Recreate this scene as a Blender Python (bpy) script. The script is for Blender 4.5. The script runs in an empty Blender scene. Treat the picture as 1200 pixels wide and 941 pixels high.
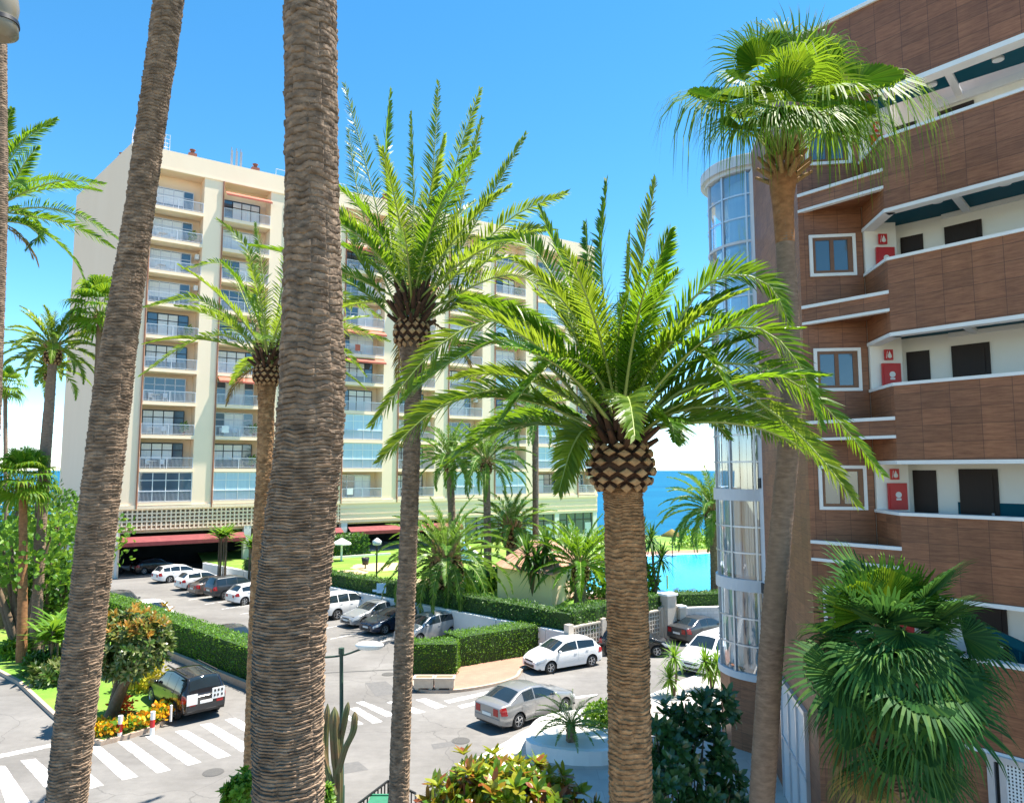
import bpy, math, random
from mathutils import Vector, Matrix, noise
V = Vector
rad = math.radians
random.seed(11)
rnd = random.uniform
scene = bpy.context.scene
COL = scene.collection
PI = math.pi

# ------------------------------------------------------------------ camera
FPX, HC = 840.0, 10.0                      # focal length in pixels of a 1200 px wide frame, eye height
PIT = math.atan(80.5 / FPX)
CP, SP = math.cos(PIT), math.sin(PIT)
cam_d = bpy.data.cameras.new('camera'); cam = bpy.data.objects.new('camera', cam_d); COL.objects.link(cam)
cam.location = (0, 0, HC); cam.rotation_euler = (PI / 2 + PIT, 0, 0)
cam_d.sensor_width = 36; cam_d.lens = FPX / 1200 * 36; cam_d.clip_end = 60000; cam_d.clip_start = .1
scene.camera = cam

def ray(px, py):
    u, v = (px - 600) / FPX, (470.5 - py) / FPX
    return V((u, CP - v * SP, SP + v * CP))
def G(px, py, z=0.0):                      # survey helper: sight line to the level z
    r = ray(px, py); t = (z - HC) / r.z
    return V((r.x * t, r.y * t, z))
def D(px, py, d):                          # survey helper: sight line to the distance d
    r = ray(px, py) * (d / ray(px, py).y)
    return V((r.x, r.y, r.z + HC))

# ------------------------------------------------------------------ mesh helper
class MB:
    def __init__(s): s.v, s.f, s.m, s.s = [], [], [], []
    def add(s, vs, fs, m=0, sm=False):
        o = len(s.v); s.v.extend(tuple(p) for p in vs)
        for f in fs:
            s.f.append([o + i for i in f]); s.m.append(m); s.s.append(sm)
    def box(s, c, size, rz=0.0, m=0, M=None):
        hx, hy, hz = size[0] / 2, size[1] / 2, size[2] / 2
        if M is None: M = Matrix.Rotation(rz, 3, 'Z')
        c = V(c)
        vs = [c + M @ V((x * hx, y * hy, z * hz)) for z in (-1, 1) for x, y in ((-1, -1), (1, -1), (1, 1), (-1, 1))]
        s.add(vs, [(3, 2, 1, 0), (4, 5, 6, 7), (0, 1, 5, 4), (1, 2, 6, 5), (2, 3, 7, 6), (3, 0, 4, 7)], m)
    def beam(s, a, b, w, h, m=0):
        a, b = V(a), V(b); d = b - a; L = d.length
        if L < 1e-6: return
        x = d / L; up = V((0, 0, 1)) if abs(x.z) < .95 else V((0, 1, 0))
        y = up.cross(x).normalized(); z = x.cross(y)
        M = Matrix((x, y, z)).transposed()
        s.box((a + b) / 2, (L, w, h), 0, m, M)
    def prism(s, pts, z0, z1, m=0, mtop=None):
        n = len(pts); area = sum(pts[i][0] * pts[(i + 1) % n][1] - pts[(i + 1) % n][0] * pts[i][1] for i in range(n))
        if area < 0: pts = pts[::-1]
        vs = [(p[0], p[1], z0) for p in pts] + [(p[0], p[1], z1) for p in pts]
        s.add(vs, [list(range(n - 1, -1, -1))] + [(i, (i + 1) % n, n + (i + 1) % n, n + i) for i in range(n)], m)
        s.add(vs[n:], [list(range(n))], m if mtop is None else mtop)
    def wall(s, p, q, z0, z1, th, m=0):    # thickness to the left of p->q
        p, q = V((p[0], p[1])), V((q[0], q[1])); d = (q - p).normalized(); nn = V((-d.y, d.x)) * th
        s.prism([p, q, q + nn, p + nn], z0, z1, m)
    def tube(s, path, radii, n=8, m=0, sm=True, caps=True):
        P = [V(p) for p in path]; k = len(P); vs = []; ref = None
        if not hasattr(radii, '__len__'): radii = [radii] * k
        for i, p in enumerate(P):
            t = (P[min(i + 1, k - 1)] - P[max(i - 1, 0)])
            t = t.normalized() if t.length > 1e-9 else V((0, 0, 1))
            if ref is None: ref = V((1, 0, 0)) if abs(t.x) < .8 else V((0, 1, 0))
            a = (ref - t * ref.dot(t)).normalized(); ref = a; b = t.cross(a)
            for j in range(n):
                th = 2 * PI * j / n
                vs.append(p + (a * math.cos(th) + b * math.sin(th)) * radii[i])
        fs = [(i * n + j, i * n + (j + 1) % n, (i + 1) * n + (j + 1) % n, (i + 1) * n + j) for i in range(k - 1) for j in range(n)]
        s.add(vs, fs, m, sm)
        if caps:
            s.add(vs[:n], [list(range(n - 1, -1, -1))], m); s.add(vs[-n:], [list(range(n))], m)
    def grid(s, fn, nu, nv, m=0, sm=True, wrap=False):
        vs = [fn(i / nu, j / nv) for i in range(nu + 1) for j in range(nv + 1)]
        s.add(vs, [(i * (nv + 1) + j, (i + 1) * (nv + 1) + j, (i + 1) * (nv + 1) + j + 1, i * (nv + 1) + j + 1) for i in range(nu) for j in range(nv)], m, sm)
    def lathe(s, prof, n=16, M=None, m=0, sm=True):   # prof: (r, z) about local z
        M = M or Matrix.Identity(4)
        vs = [M @ V((r * math.cos(2 * PI * j / n), r * math.sin(2 * PI * j / n), z)) for r, z in prof for j in range(n)]
        k = len(prof)
        s.add(vs, [(i * n + j, i * n + (j + 1) % n, (i + 1) * n + (j + 1) % n, (i + 1) * n + j) for i in range(k - 1) for j in range(n)], m, sm)
    def ell(s, c, r, n=12, k=8, m=0, M=None):
        c = V(c); M = M or Matrix.Identity(3)
        s.grid(lambda a, b: c + M @ V((r[0] * math.sin(PI * b) * math.cos(-2 * PI * a), r[1] * math.sin(PI * b) * math.sin(-2 * PI * a), r[2] * math.cos(PI * b))), n, k, m)

def finish(name, mb, mats, off=None, uv=False, weld=False):
    me = bpy.data.meshes.new(name)
    vs = mb.v if off is None else [(x - off[0], y - off[1], z - off[2]) for x, y, z in mb.v]
    me.from_pydata(vs, [], mb.f)
    if not isinstance(mats, (list, tuple)): mats = [mats]
    for m in mats: me.materials.append(m)
    me.polygons.foreach_set('material_index', [min(i, len(mats) - 1) for i in mb.m])
    me.polygons.foreach_set('use_smooth', mb.s)
    if uv:
        ul = me.uv_layers.new(name='UVMap').data
        for p in me.polygons:
            n = p.normal
            if abs(n.z) > .7: ax, ay = V((1, 0, 0)), V((0, 1, 0))
            else:
                ax = V((-n.y, n.x, 0)).normalized(); ay = V((0, 0, 1))
            for li in p.loop_indices:
                c = V(mb.v[me.loops[li].vertex_index]); ul[li].uv = (c.dot(ax), c.dot(ay))
    me.update()
    return me

def tag(o, label, cat=None, group=None, kind=None):
    if label: o['label'] = label
    if cat: o['category'] = cat
    if group: o['group'] = group
    if kind: o['kind'] = kind
    return o

class Thing:
    """an Empty at the base; parts are given in world coordinates (or local ones when world=False)"""
    def __init__(s, name, label, cat, loc=(0, 0, 0), group=None, rz=0.0, world=True):
        s.o = bpy.data.objects.new(name, None); COL.objects.link(s.o)
        s.o.empty_display_size = .3
        s.o.location = loc; s.o.rotation_euler = (0, 0, rz); s.off = V(loc) if world else None
        tag(s.o, label, cat, group)
    def part(s, name, mb, mats, under=None, label=None, uv=False):
        o = bpy.data.objects.new(name, finish(name, mb, mats, s.off, uv)); COL.objects.link(o)
        o.parent = under or s.o
        if label: o['label'] = label
        return o

def single(name, mb, mats, label, cat, loc=(0, 0, 0), group=None, kind=None, uv=False):
    o = bpy.data.objects.new(name, finish(name, mb, mats, V(loc), uv)); COL.objects.link(o); o.location = loc
    return tag(o, label, cat, group, kind)

def struct(name, mb, mats, label=None, kind='structure', uv=False):
    o = bpy.data.objects.new(name, finish(name, mb, mats, None, uv)); COL.objects.link(o)
    o['kind'] = kind
    return tag(o, label or 'the ' + name.replace('_', ' '), name.replace('_', ' '))

def kids(o): return [c for c in bpy.data.objects if c.parent is o]
def dup(o, parent=None, loc=None, rz=None, label=None):
    c = o.copy(); COL.objects.link(c)
    if parent: c.parent = parent
    if loc is not None: c.location = loc
    if rz is not None: c.rotation_euler = (0, 0, rz)
    if label: c['label'] = label
    for k in kids(o): dup(k, c)
    return c

# ------------------------------------------------------------------ materials
def newmat(name):
    m = bpy.data.materials.new(name); m.use_nodes = True
    nt = m.node_tree; b = nt.nodes['Principled BSDF']; out = nt.nodes['Material Output']
    return m, nt, b, out
def N(nt, t, **kw):
    n = nt.nodes.new(t)
    for k, v in kw.items():
        if k.startswith('i_'):
            key = k[2:]; n.inputs[int(key) if key.isdigit() else key.replace('_', ' ')].default_value = v
        else: setattr(n, k, v)
    return n
def c4(c): return (c[0], c[1], c[2], 1)
def mixc(nt, fac, a, b, mode='MIX'):
    n = N(nt, 'ShaderNodeMix', data_type='RGBA', blend_type=mode)
    for idx, x in ((0, fac), (6, a), (7, b)):
        if hasattr(x, 'links') or hasattr(x, 'is_output'): nt.links.new(x, n.inputs[idx])
        else: n.inputs[idx].default_value = x if idx == 0 else c4(x)
    return n.outputs[2]
def coords(nt, stretch=(1, 1, 1), kind='Object'):
    tc = N(nt, 'ShaderNodeTexCoord'); mp = N(nt, 'ShaderNodeMapping'); mp.inputs['Scale'].default_value = stretch
    nt.links.new(tc.outputs[kind], mp.inputs[0]); return mp.outputs[0]
def noisen(nt, co, scale, detail=4, rough=.6):
    n = N(nt, 'ShaderNodeTexNoise'); n.inputs['Scale'].default_value = scale; n.inputs['Detail'].default_value = detail
    n.inputs['Roughness'].default_value = rough
    nt.links.new(co, n.inputs['Vector']); return n.outputs['Fac']
def ramp(nt, fac, stops):
    r = N(nt, 'ShaderNodeValToRGB'); e = r.color_ramp.elements
    while len(e) < len(stops): e.new(.5)
    for k, (p, c) in enumerate(stops): e[k].position = p; e[k].color = c4(c)
    nt.links.new(fac, r.inputs[0]); return r.outputs[0]
def bump(nt, b, h, strength=.4, dist=.02):
    n = N(nt, 'ShaderNodeBump'); n.inputs['Strength'].default_value = strength; n.inputs['Distance'].default_value = dist
    nt.links.new(h, n.inputs['Height']); nt.links.new(n.outputs[0], b.inputs['Normal'])

def mat(name, c1, c2=None, rough=.6, scale=4, stretch=(1, 1, 1), metal=0.0, bmp=0.0, bscale=30, bdist=.02, coat=0.0, spec=.5, kind='Object', c3=None, s3=.6):
    m, nt, b, out = newmat(name)
    b.inputs['Roughness'].default_value = rough; b.inputs['Metallic'].default_value = metal
    b.inputs['Coat Weight'].default_value = coat; b.inputs['Coat Roughness'].default_value = .05
    b.inputs['Specular IOR Level'].default_value = spec
    co = coords(nt, stretch, kind)
    if c2 is None: c2 = tuple(x * .88 for x in c1)
    f = noisen(nt, co, scale, 5)
    colr = ramp(nt, f, [(.35, c1), (.68, c2)])
    if c3 is not None:
        f3 = noisen(nt, co, s3, 3)
        r3 = ramp(nt, f3, [(.45, (0, 0, 0)), (.62, (1, 1, 1))])
        sep = N(nt, 'ShaderNodeRGBToBW'); nt.links.new(r3, sep.inputs[0])
        colr = mixc(nt, sep.outputs[0], colr, c3)
    nt.links.new(colr, b.inputs['Base Color'])
    if bmp: bump(nt, b, noisen(nt, co, bscale, 6, .65), bmp, bdist)
    return m

def leafmat(name, cols, trans=.4, tcol=(.2, .4, .03), rough=.45, tboost=1.0, spec=.4):
    m, nt, b, out = newmat(name)
    g = N(nt, 'ShaderNodeNewGeometry')
    k = len(cols)
    colr = ramp(nt, g.outputs['Random Per Island'], [((i + .5) / k, c) for i, c in enumerate(cols)])
    co = coords(nt); f = noisen(nt, co, 1.3, 2)
    colr = mixc(nt, .45, colr, ramp(nt, f, [(.35, (.45, .45, .45)), (.65, (1.25, 1.2, 1.0))]), 'MULTIPLY')
    nt.links.new(colr, b.inputs['Base Color']); b.inputs['Roughness'].default_value = rough
    b.inputs['Specular IOR Level'].default_value = spec
    tr = N(nt, 'ShaderNodeBsdfTranslucent')
    tc = mixc(nt, .5, colr, tcol)
    nt.links.new(tc, tr.inputs[0])
    mx = N(nt, 'ShaderNodeMixShader'); mx.inputs[0].default_value = trans
    nt.links.new(b.outputs[0], mx.inputs[1]); nt.links.new(tr.outputs[0], mx.inputs[2])
    nt.links.new(mx.outputs[0], out.inputs[0])
    return m

def paint(name, c, metal=0.0, rough=.28):
    m, nt, b, out = newmat(name)
    b.inputs['Base Color'].default_value = c4(c); b.inputs['Metallic'].default_value = metal
    b.inputs['Roughness'].default_value = rough; b.inputs['Coat Weight'].default_value = .6; b.inputs['Coat Roughness'].default_value = .04
    co = coords(nt); f = noisen(nt, co, 3, 3)
    nt.links.new(mixc(nt, f, tuple(x * .93 for x in c), c), b.inputs['Base Color'])
    return m

def glassmat(name, c, rough=.04, spec=.8, c2=None, scale=.8):
    m, nt, b, out = newmat(name)
    b.inputs['Roughness'].default_value = rough; b.inputs['Specular IOR Level'].default_value = spec
    b.inputs['IOR'].default_value = 1.55
    co = coords(nt); f = noisen(nt, co, scale, 2)
    nt.links.new(mixc(nt, f, c, c2 or tuple(x * .7 for x in c)), b.inputs['Base Color'])
    return m

def woodtile(name, ca, cb, mort, tw=.60, thh=.38):
    m, nt, b, out = newmat(name)
    co = coords(nt, (1, 1, 1), 'UV')
    br = N(nt, 'ShaderNodeTexBrick', offset=.0, squash=1.0)
    br.inputs['Color1'].default_value = (.25, .25, .25, 1); br.inputs['Color2'].default_value = (1, 1, 1, 1)
    br.inputs['Mortar'].default_value = (0, 0, 0, 1)
    br.inputs['Scale'].default_value = 1; br.inputs['Mortar Size'].default_value = .006; br.inputs['Mortar Smooth'].default_value = .3
    br.inputs['Brick Width'].default_value = tw; br.inputs['Row Height'].default_value = thh; br.inputs['Bias'].default_value = 0
    nt.links.new(co, br.inputs['Vector'])
    mp = N(nt, 'ShaderNodeMapping'); mp.inputs['Scale'].default_value = (1.0, 9, 1); nt.links.new(co, mp.inputs[0])
    grain = noisen(nt, mp.outputs[0], 2.2, 7, .7)
    base = ramp(nt, grain, [(.3, ca), (.7, cb)])
    tone = mixc(nt, .38, (1, 1, 1), br.outputs['Color'])
    base = mixc(nt, 1.0, base, tone, 'MULTIPLY')
    big = noisen(nt, co, .5, 3)
    base = mixc(nt, .5, base, ramp(nt, big, [(.35, (.75, .72, .75)), (.7, (1.15, 1.1, 1.05))]), 'MULTIPLY')
    mv = N(nt, 'ShaderNodeMapping'); mv.inputs['Scale'].default_value = (1.6, .12, 1); nt.links.new(co, mv.inputs[0])
    base = mixc(nt, .35, base, ramp(nt, noisen(nt, mv.outputs[0], 1.5, 5, .6), [(.35, (.72, .70, .70)), (.65, (1.12, 1.12, 1.12))]), 'MULTIPLY')
    hl = N(nt, 'ShaderNodeMath', operation='MULTIPLY'); hl.inputs[1].default_value = .6; nt.links.new(br.outputs['Fac'], hl.inputs[0])
    colr = mixc(nt, hl.outputs[0], base, mort)
    nt.links.new(colr, b.inputs['Base Color']); b.inputs['Roughness'].default_value = .5
    inv = N(nt, 'ShaderNodeMath', operation='SUBTRACT'); inv.inputs[0].default_value = 1; nt.links.new(br.outputs['Fac'], inv.inputs[1])
    bump(nt, b, inv.outputs[0], .5, .006)
    return m

def brickmat(name, a, b_, mort, w=.24, h=.12, kind='UV'):
    m, nt, b, out = newmat(name)
    co = coords(nt, (1, 1, 1), kind)
    br = N(nt, 'ShaderNodeTexBrick'); br.inputs['Color1'].default_value = c4(a); br.inputs['Color2'].default_value = c4(b_)
    br.inputs['Mortar'].default_value = c4(mort); br.inputs['Scale'].default_value = 1; br.inputs['Mortar Size'].default_value = .008
    br.inputs['Brick Width'].default_value = w; br.inputs['Row Height'].default_value = h
    nt.links.new(co, br.inputs['Vector'])
    f = noisen(nt, co, 1.2, 4)
    nt.links.new(mixc(nt, .5, br.outputs['Color'], ramp(nt, f, [(.3, (.7, .7, .7)), (.7, (1.15, 1.15, 1.15))]), 'MULTIPLY'), b.inputs['Base Color'])
    b.inputs['Roughness'].default_value = .8
    return m

def barkmat(name, c1, c2, c3, zs=9, cf=.55):
    m, nt, b, out = newmat(name)
    co = coords(nt, (1, 1, 1)); co2 = coords(nt, (4, 4, zs))
    f1 = noisen(nt, co2, 1.6, 5, .65); f2 = noisen(nt, co, 1.1, 3)
    cell = noisen(nt, coords(nt, (1, 1, 1.7)), 7.0, 2, .5)
    colr = mixc(nt, ramp(nt, f2, [(.3, (0, 0, 0)), (.7, (.7, .7, .7))]), ramp(nt, f1, [(.32, c1), (.68, c2)]), c3)
    colr = mixc(nt, cf, colr, ramp(nt, cell, [(.36, (.42, .42, .42)), (.52, (1, 1, 1)), (.66, (1.5, 1.45, 1.4))]), 'MULTIPLY')
    nt.links.new(colr, b.inputs['Base Color']); b.inputs['Roughness'].default_value = .85; b.inputs['Specular IOR Level'].default_value = .2
    bump(nt, b, f1, .5, .015)
    return m

M_ = {}
m, nt, b, out = newmat('pale_asphalt')
co = coords(nt)
f1 = noisen(nt, co, .22, 4); f2 = noisen(nt, co, 2.6, 5, .7); f3 = noisen(nt, co, 60, 3)
f4 = noisen(nt, coords(nt, (.35, 1.6, 1)), .55, 5, .65)
cl = ramp(nt, f1, [(.36, (.150, .142, .134)), (.64, (.205, .196, .186))])
cl = mixc(nt, .35, cl, ramp(nt, f2, [(.3, (.70, .70, .70)), (.7, (1.22, 1.21, 1.2))]), 'MULTIPLY')
cl = mixc(nt, .5, cl, ramp(nt, f4, [(.42, (1, 1, 1)), (.56, (.80, .80, .79)), (.6, (.98, .98, .98))]), 'MULTIPLY')
cl = mixc(nt, .30, cl, ramp(nt, f3, [(.3, (.6, .6, .6)), (.7, (1.35, 1.35, 1.35))]), 'MULTIPLY')
vo = N(nt, 'ShaderNodeTexVoronoi', feature='DISTANCE_TO_EDGE'); vo.inputs['Scale'].default_value = .16
dm = N(nt, 'ShaderNodeVectorMath', operation='ADD'); nz = N(nt, 'ShaderNodeTexNoise'); nz.inputs['Scale'].default_value = .8; nz.inputs['Detail'].default_value = 5
nt.links.new(co, nz.inputs['Vector']); nt.links.new(co, dm.inputs[0]); nt.links.new(nz.outputs['Color'], dm.inputs[1]); nt.links.new(dm.outputs[0], vo.inputs['Vector'])
cl = mixc(nt, ramp(nt, vo.outputs['Distance'], [(.0, (.6, .6, .6)), (.0025, (0, 0, 0))]), cl, (.06, .058, .055))
nt.links.new(cl, b.inputs['Base Color']); b.inputs['Roughness'].default_value = .85
bump(nt, b, f3, .3, .004); M_['asphalt'] = m
M_['soil'] = mat('dry_soil', (.22, .17, .11), (.15, .13, .07), .95, 2, bmp=.3)
M_['paving'] = brickmat('cream_paving', (.50, .46, .42), (.45, .42, .38), (.33, .31, .29), .8, .8)
M_['redpave'] = brickmat('terracotta_paving', (.42, .22, .15), (.36, .19, .13), (.25, .17, .13), .2, .1)
M_['kerb'] = mat('kerb_stone', (.46, .36, .28), (.38, .28, .21), .85, 6, bmp=.2)
M_['line'] = mat('white_road_paint', (.80, .79, .77), (.60, .59, .57), .7, 9, c3=(.25, .24, .235), s3=3.0)
M_['grass'] = mat('lawn_grass', (.115, .25, .018), (.16, .31, .03), .9, 9, bmp=.6, bscale=200, bdist=.03, c3=(.21, .30, .045), s3=.35)
M_['sand'] = mat('bare_sand', (.55, .43, .24), (.48, .36, .2), .95, 3)
M_['white'] = mat('white_render', (.80, .79, .77), (.74, .73, .71), .7, 1.2, bmp=.06)
M_['offwhite'] = mat('off_white_wall', (.74, .72, .68), (.66, .64, .60), .75, 1.0, bmp=.1)
M_['cream'] = mat('cream_stucco', (.95, .74, .545), (.92, .70, .505), .8, .25, stretch=(1, 1, .35), bmp=.08, bscale=40)
M_['peach'] = mat('peach_stucco', (.90, .68, .50), (.86, .64, .46), .8, .2, stretch=(1, 1, .3), bmp=.08, bscale=40)
M_['wood'] = woodtile('brown_wood_tile', (.20, .070, .031), (.42, .182, .088), (.05, .022, .016))
M_['galwhite'] = mat('gallery_white', (.88, .86, .82), (.85, .83, .79), .7, 1.2)
M_['trim'] = mat('white_trim', (.82, .82, .82), (.76, .76, .77), .5, 3)
M_['teal'] = mat('teal_ceiling', (.0, .07, .11), (.002, .085, .125), .6, 2, spec=.15)
M_['doorbrown'] = mat('dark_brown_door', (.014, .006, .005), (.02, .009, .007), .6, 6, stretch=(8, 8, 1))
M_['frame_wood'] = mat('window_wood', (.20, .085, .035), (.15, .06, .025), .45, 8, stretch=(1, 1, 6))
M_['red'] = mat('fire_red', (.55, .015, .02), (.48, .012, .018), .4, 3)
M_['alu'] = mat('silver_aluminium', (.62, .63, .66), (.55, .56, .6), .38, 2, metal=.6)
M_['grey'] = mat('mid_grey_metal', (.32, .34, .37), None, .45, 3, metal=.3)
M_['greypanel'] = mat('light_grey_panel', (.60, .61, .64), (.55, .56, .6), .5, 2)
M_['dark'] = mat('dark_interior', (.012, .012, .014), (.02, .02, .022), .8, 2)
M_['black'] = mat('black_paint', (.015, .015, .017), None, .4, 5)
M_['maroon'] = mat('maroon_awning', (.17, .022, .028), (.22, .04, .042), .7, 2)
M_['awnred'] = mat('red_awning', (.50, .13, .08), (.42, .10, .06), .7, 2)
M_['pipe'] = mat('rust_pipe', (.33, .13, .07), None, .6, 2)
M_['rail'] = mat('balcony_rail', (.62, .63, .68), (.56, .57, .62), .45, 3)
M_['glass'] = glassmat('window_glass', (.03, .06, .09), .03, 1.0, (.10, .16, .22), .25)
M_['bluecurtain'] = mat('pale_blue_screen', (.42, .58, .72), (.50, .66, .78), .4, 1.5, stretch=(4, 4, .2))
M_['curtain'] = mat('white_curtain', (.80, .81, .82), (.66, .69, .72), .8, 3, stretch=(6, 6, .15))
M_['roofstuff'] = mat('terracotta', (.22, .085, .06), (.16, .065, .045), .8, 6)
M_['rooftile'] = brickmat('roof_tile', (.48, .27, .18), (.42, .22, .14), (.28, .14, .09), .25, .35)
M_['pool'] = mat('pool_water', (.0, .33, .62), (.005, .40, .68), .12, .7, bmp=.15, bscale=3, bdist=.03)
M_['car_glass'] = glassmat('car_glass', (.010, .014, .018), .03, .55, (.02, .035, .045))
M_['sandwall'] = mat('sandy_wall', (.50, .44, .37), (.43, .38, .32), .85, 2.5, bmp=.15)
M_['tyre'] = mat('tyre_rubber', (.02, .02, .02), None, .8, 8)
M_['rim'] = mat('wheel_rim', (.55, .56, .58), (.45, .46, .48), .3, 6, metal=.8)
M_['head'] = glassmat('lamp_clear', (.65, .68, .7), .06, .8)
M_['tail'] = glassmat('lamp_red', (.42, .01, .012), .12, .6)
M_['plate'] = mat('number_plate', (.8, .8, .78), None, .5, 20)
M_['plastic'] = mat('black_plastic', (.025, .025, .027), None, .55, 8)
M_['stone'] = mat('cream_stone', (.62, .50, .38), (.54, .43, .33), .85, 5, bmp=.2)
M_['post_green'] = mat('dark_green_paint', (.022, .055, .038), (.03, .065, .045), .45, 6)
M_['lampwhite'] = mat('lamp_white', (.85, .85, .85), None, .35, 3)
M_['bin'] = mat('green_plastic', (.03, .16, .09), (.035, .19, .11), .5, 4)
M_['blue'] = mat('sign_blue', (.25, .50, .75), (.5, .7, .85), .5, 4)
M_['yellow'] = mat('yellow_paint', (.70, .52, .03), None, .6, 5)
M_['lampbeige'] = mat('beige_enamel', (.22, .19, .13), (.18, .155, .11), .3, 2)
# foliage
M_['frond'] = leafmat('date_frond', [(.04, .125, .010), (.07, .19, .012), (.11, .25, .016)], .48, (.36, .56, .015), .35)
M_['frond2'] = leafmat('pale_date_frond', [(.08, .17, .015), (.13, .24, .02), (.19, .29, .035)], .48, (.46, .58, .03), .38)
M_['frondfar'] = leafmat('far_date_frond', [(.055, .15, .018), (.09, .21, .022), (.13, .26, .035)], .42, (.28, .42, .05), .4)
M_['rachis'] = mat('frond_stalk', (.24, .32, .07), (.32, .36, .10), .5, 6)
M_['fan'] = leafmat('fan_leaf', [(.05, .15, .012), (.085, .22, .015), (.13, .28, .02), (.20, .30, .02)], .45, (.36, .52, .02), .5, spec=.2)
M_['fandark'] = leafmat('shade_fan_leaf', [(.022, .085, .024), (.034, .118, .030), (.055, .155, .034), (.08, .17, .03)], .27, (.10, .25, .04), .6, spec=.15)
M_['dryfan'] = leafmat('dry_fan_leaf', [(.30, .20, .06), (.36, .27, .07), (.20, .12, .05)], .3, (.4, .3, .05), .7)
M_['hedge'] = leafmat('hedge_leaf', [(.055, .165, .012), (.09, .23, .015), (.14, .31, .018)], .34, (.30, .52, .02), .5)
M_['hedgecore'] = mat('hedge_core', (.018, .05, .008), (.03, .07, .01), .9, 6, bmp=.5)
M_['shrub'] = leafmat('shrub_leaf', [(.03, .09, .015), (.05, .14, .02), (.08, .19, .025)], .3, (.2, .38, .03), .45)
M_['brightshrub'] = leafmat('bright_shrub_leaf', [(.08, .20, .02), (.13, .28, .025), (.18, .34, .03)], .4, (.34, .52, .03), .45)
M_['glossdark'] = leafmat('dark_glossy_leaf', [(.022, .08, .025), (.035, .11, .035), (.055, .14, .05)], .28, (.06, .2, .03), .22, spec=.7)
M_['croton'] = leafmat('croton_leaf', [(.06, .18, .012), (.10, .24, .015), (.16, .30, .015), (.26, .34, .02), (.34, .34, .02), (.20, .30, .02), (.40, .17, .025), (.26, .06, .03)], .4, (.45, .42, .03), .3, spec=.6)
M_['orangetip'] = leafmat('orange_leaf', [(.36, .17, .03), (.40, .24, .04), (.20, .22, .04), (.14, .18, .03)], .4, (.6, .3, .04), .35)
M_['olive'] = leafmat('olive_leaf', [(.05, .12, .02), (.09, .16, .03), (.22, .24, .09)], .3, (.25, .35, .05), .3, spec=.6)
M_['flower'] = leafmat('yellow_flower', [(.75, .50, .01), (.80, .40, .01), (.72, .22, .01)], .3, (.8, .5, .02), .5)
M_['redflower'] = leafmat('red_flower', [(.60, .05, .02), (.70, .15, .02)], .3, (.8, .2, .02), .5)
M_['yellowleaf'] = leafmat('yellow_shrub_leaf', [(.45, .40, .02), (.55, .45, .03), (.30, .32, .03)], .3, (.6, .5, .03), .5)
M_['agave'] = mat('blue_green_leaf', (.10, .20, .12), (.16, .26, .16), .5, 3)
M_['bark'] = barkmat('date_trunk', (.088, .062, .044), (.33, .24, .17), (.20, .142, .10))
M_['bark2'] = barkmat('warm_date_trunk', (.16, .08, .036), (.45, .27, .14), (.31, .17, .08))
M_['barkgrey'] = barkmat('fan_palm_trunk', (.16, .105, .075), (.31, .215, .155), (.22, .15, .105), 14, .15)
M_['barkorange'] = barkmat('orange_trunk', (.20, .085, .035), (.38, .19, .085), (.28, .13, .06), 5, .3)
M_['boss'] = mat('cut_leaf_base', (.42, .26, .125), (.27, .145, .065), .8, 7, bmp=.5, bscale=40, bdist=.01)
M_['bossdark'] = mat('boss_fibre', (.05, .022, .01), (.09, .04, .02), .9, 12)
M_['fibre'] = mat('crown_fibre', (.22, .12, .05), (.34, .22, .10), .9, 12, stretch=(4, 4, 1))
M_['cactus'] = mat('cactus_skin', (.10, .13, .045), (.16, .15, .06), .6, 4, c3=(.20, .12, .06), s3=1.5)
M_['twig'] = mat('twig_bark', (.12, .08, .05), (.18, .13, .08), .9, 8)
# ------------------------------------------------------------------ plants
def cr(pts, n):
    """Catmull-Rom resample"""
    P = [V(p) for p in pts]
    if len(P) == 2: return [P[0].lerp(P[1], i / (n - 1)) for i in range(n)]
    P = [P[0] * 2 - P[1]] + P + [P[-1] * 2 - P[-2]]
    k = len(P) - 3; out = []
    for i in range(n):
        t = i / (n - 1) * k; j = min(int(t), k - 1); f = t - j
        a, b, c, d = P[j:j + 4]
        out.append(.5 * (2 * b + (c - a) * f + (2 * a - 5 * b + 4 * c - d) * f * f + (3 * b - a - 3 * c + d) * f ** 3))
    return out

def lerpl(xs, n):
    k = len(xs) - 1
    return [xs[min(int(i / (n - 1) * k), k - 1)] * (1 - (i / (n - 1) * k - min(int(i / (n - 1) * k), k - 1))) + xs[min(int(i / (n - 1) * k), k - 1) + 1] * (i / (n - 1) * k - min(int(i / (n - 1) * k), k - 1)) for i in range(n)]

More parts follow.
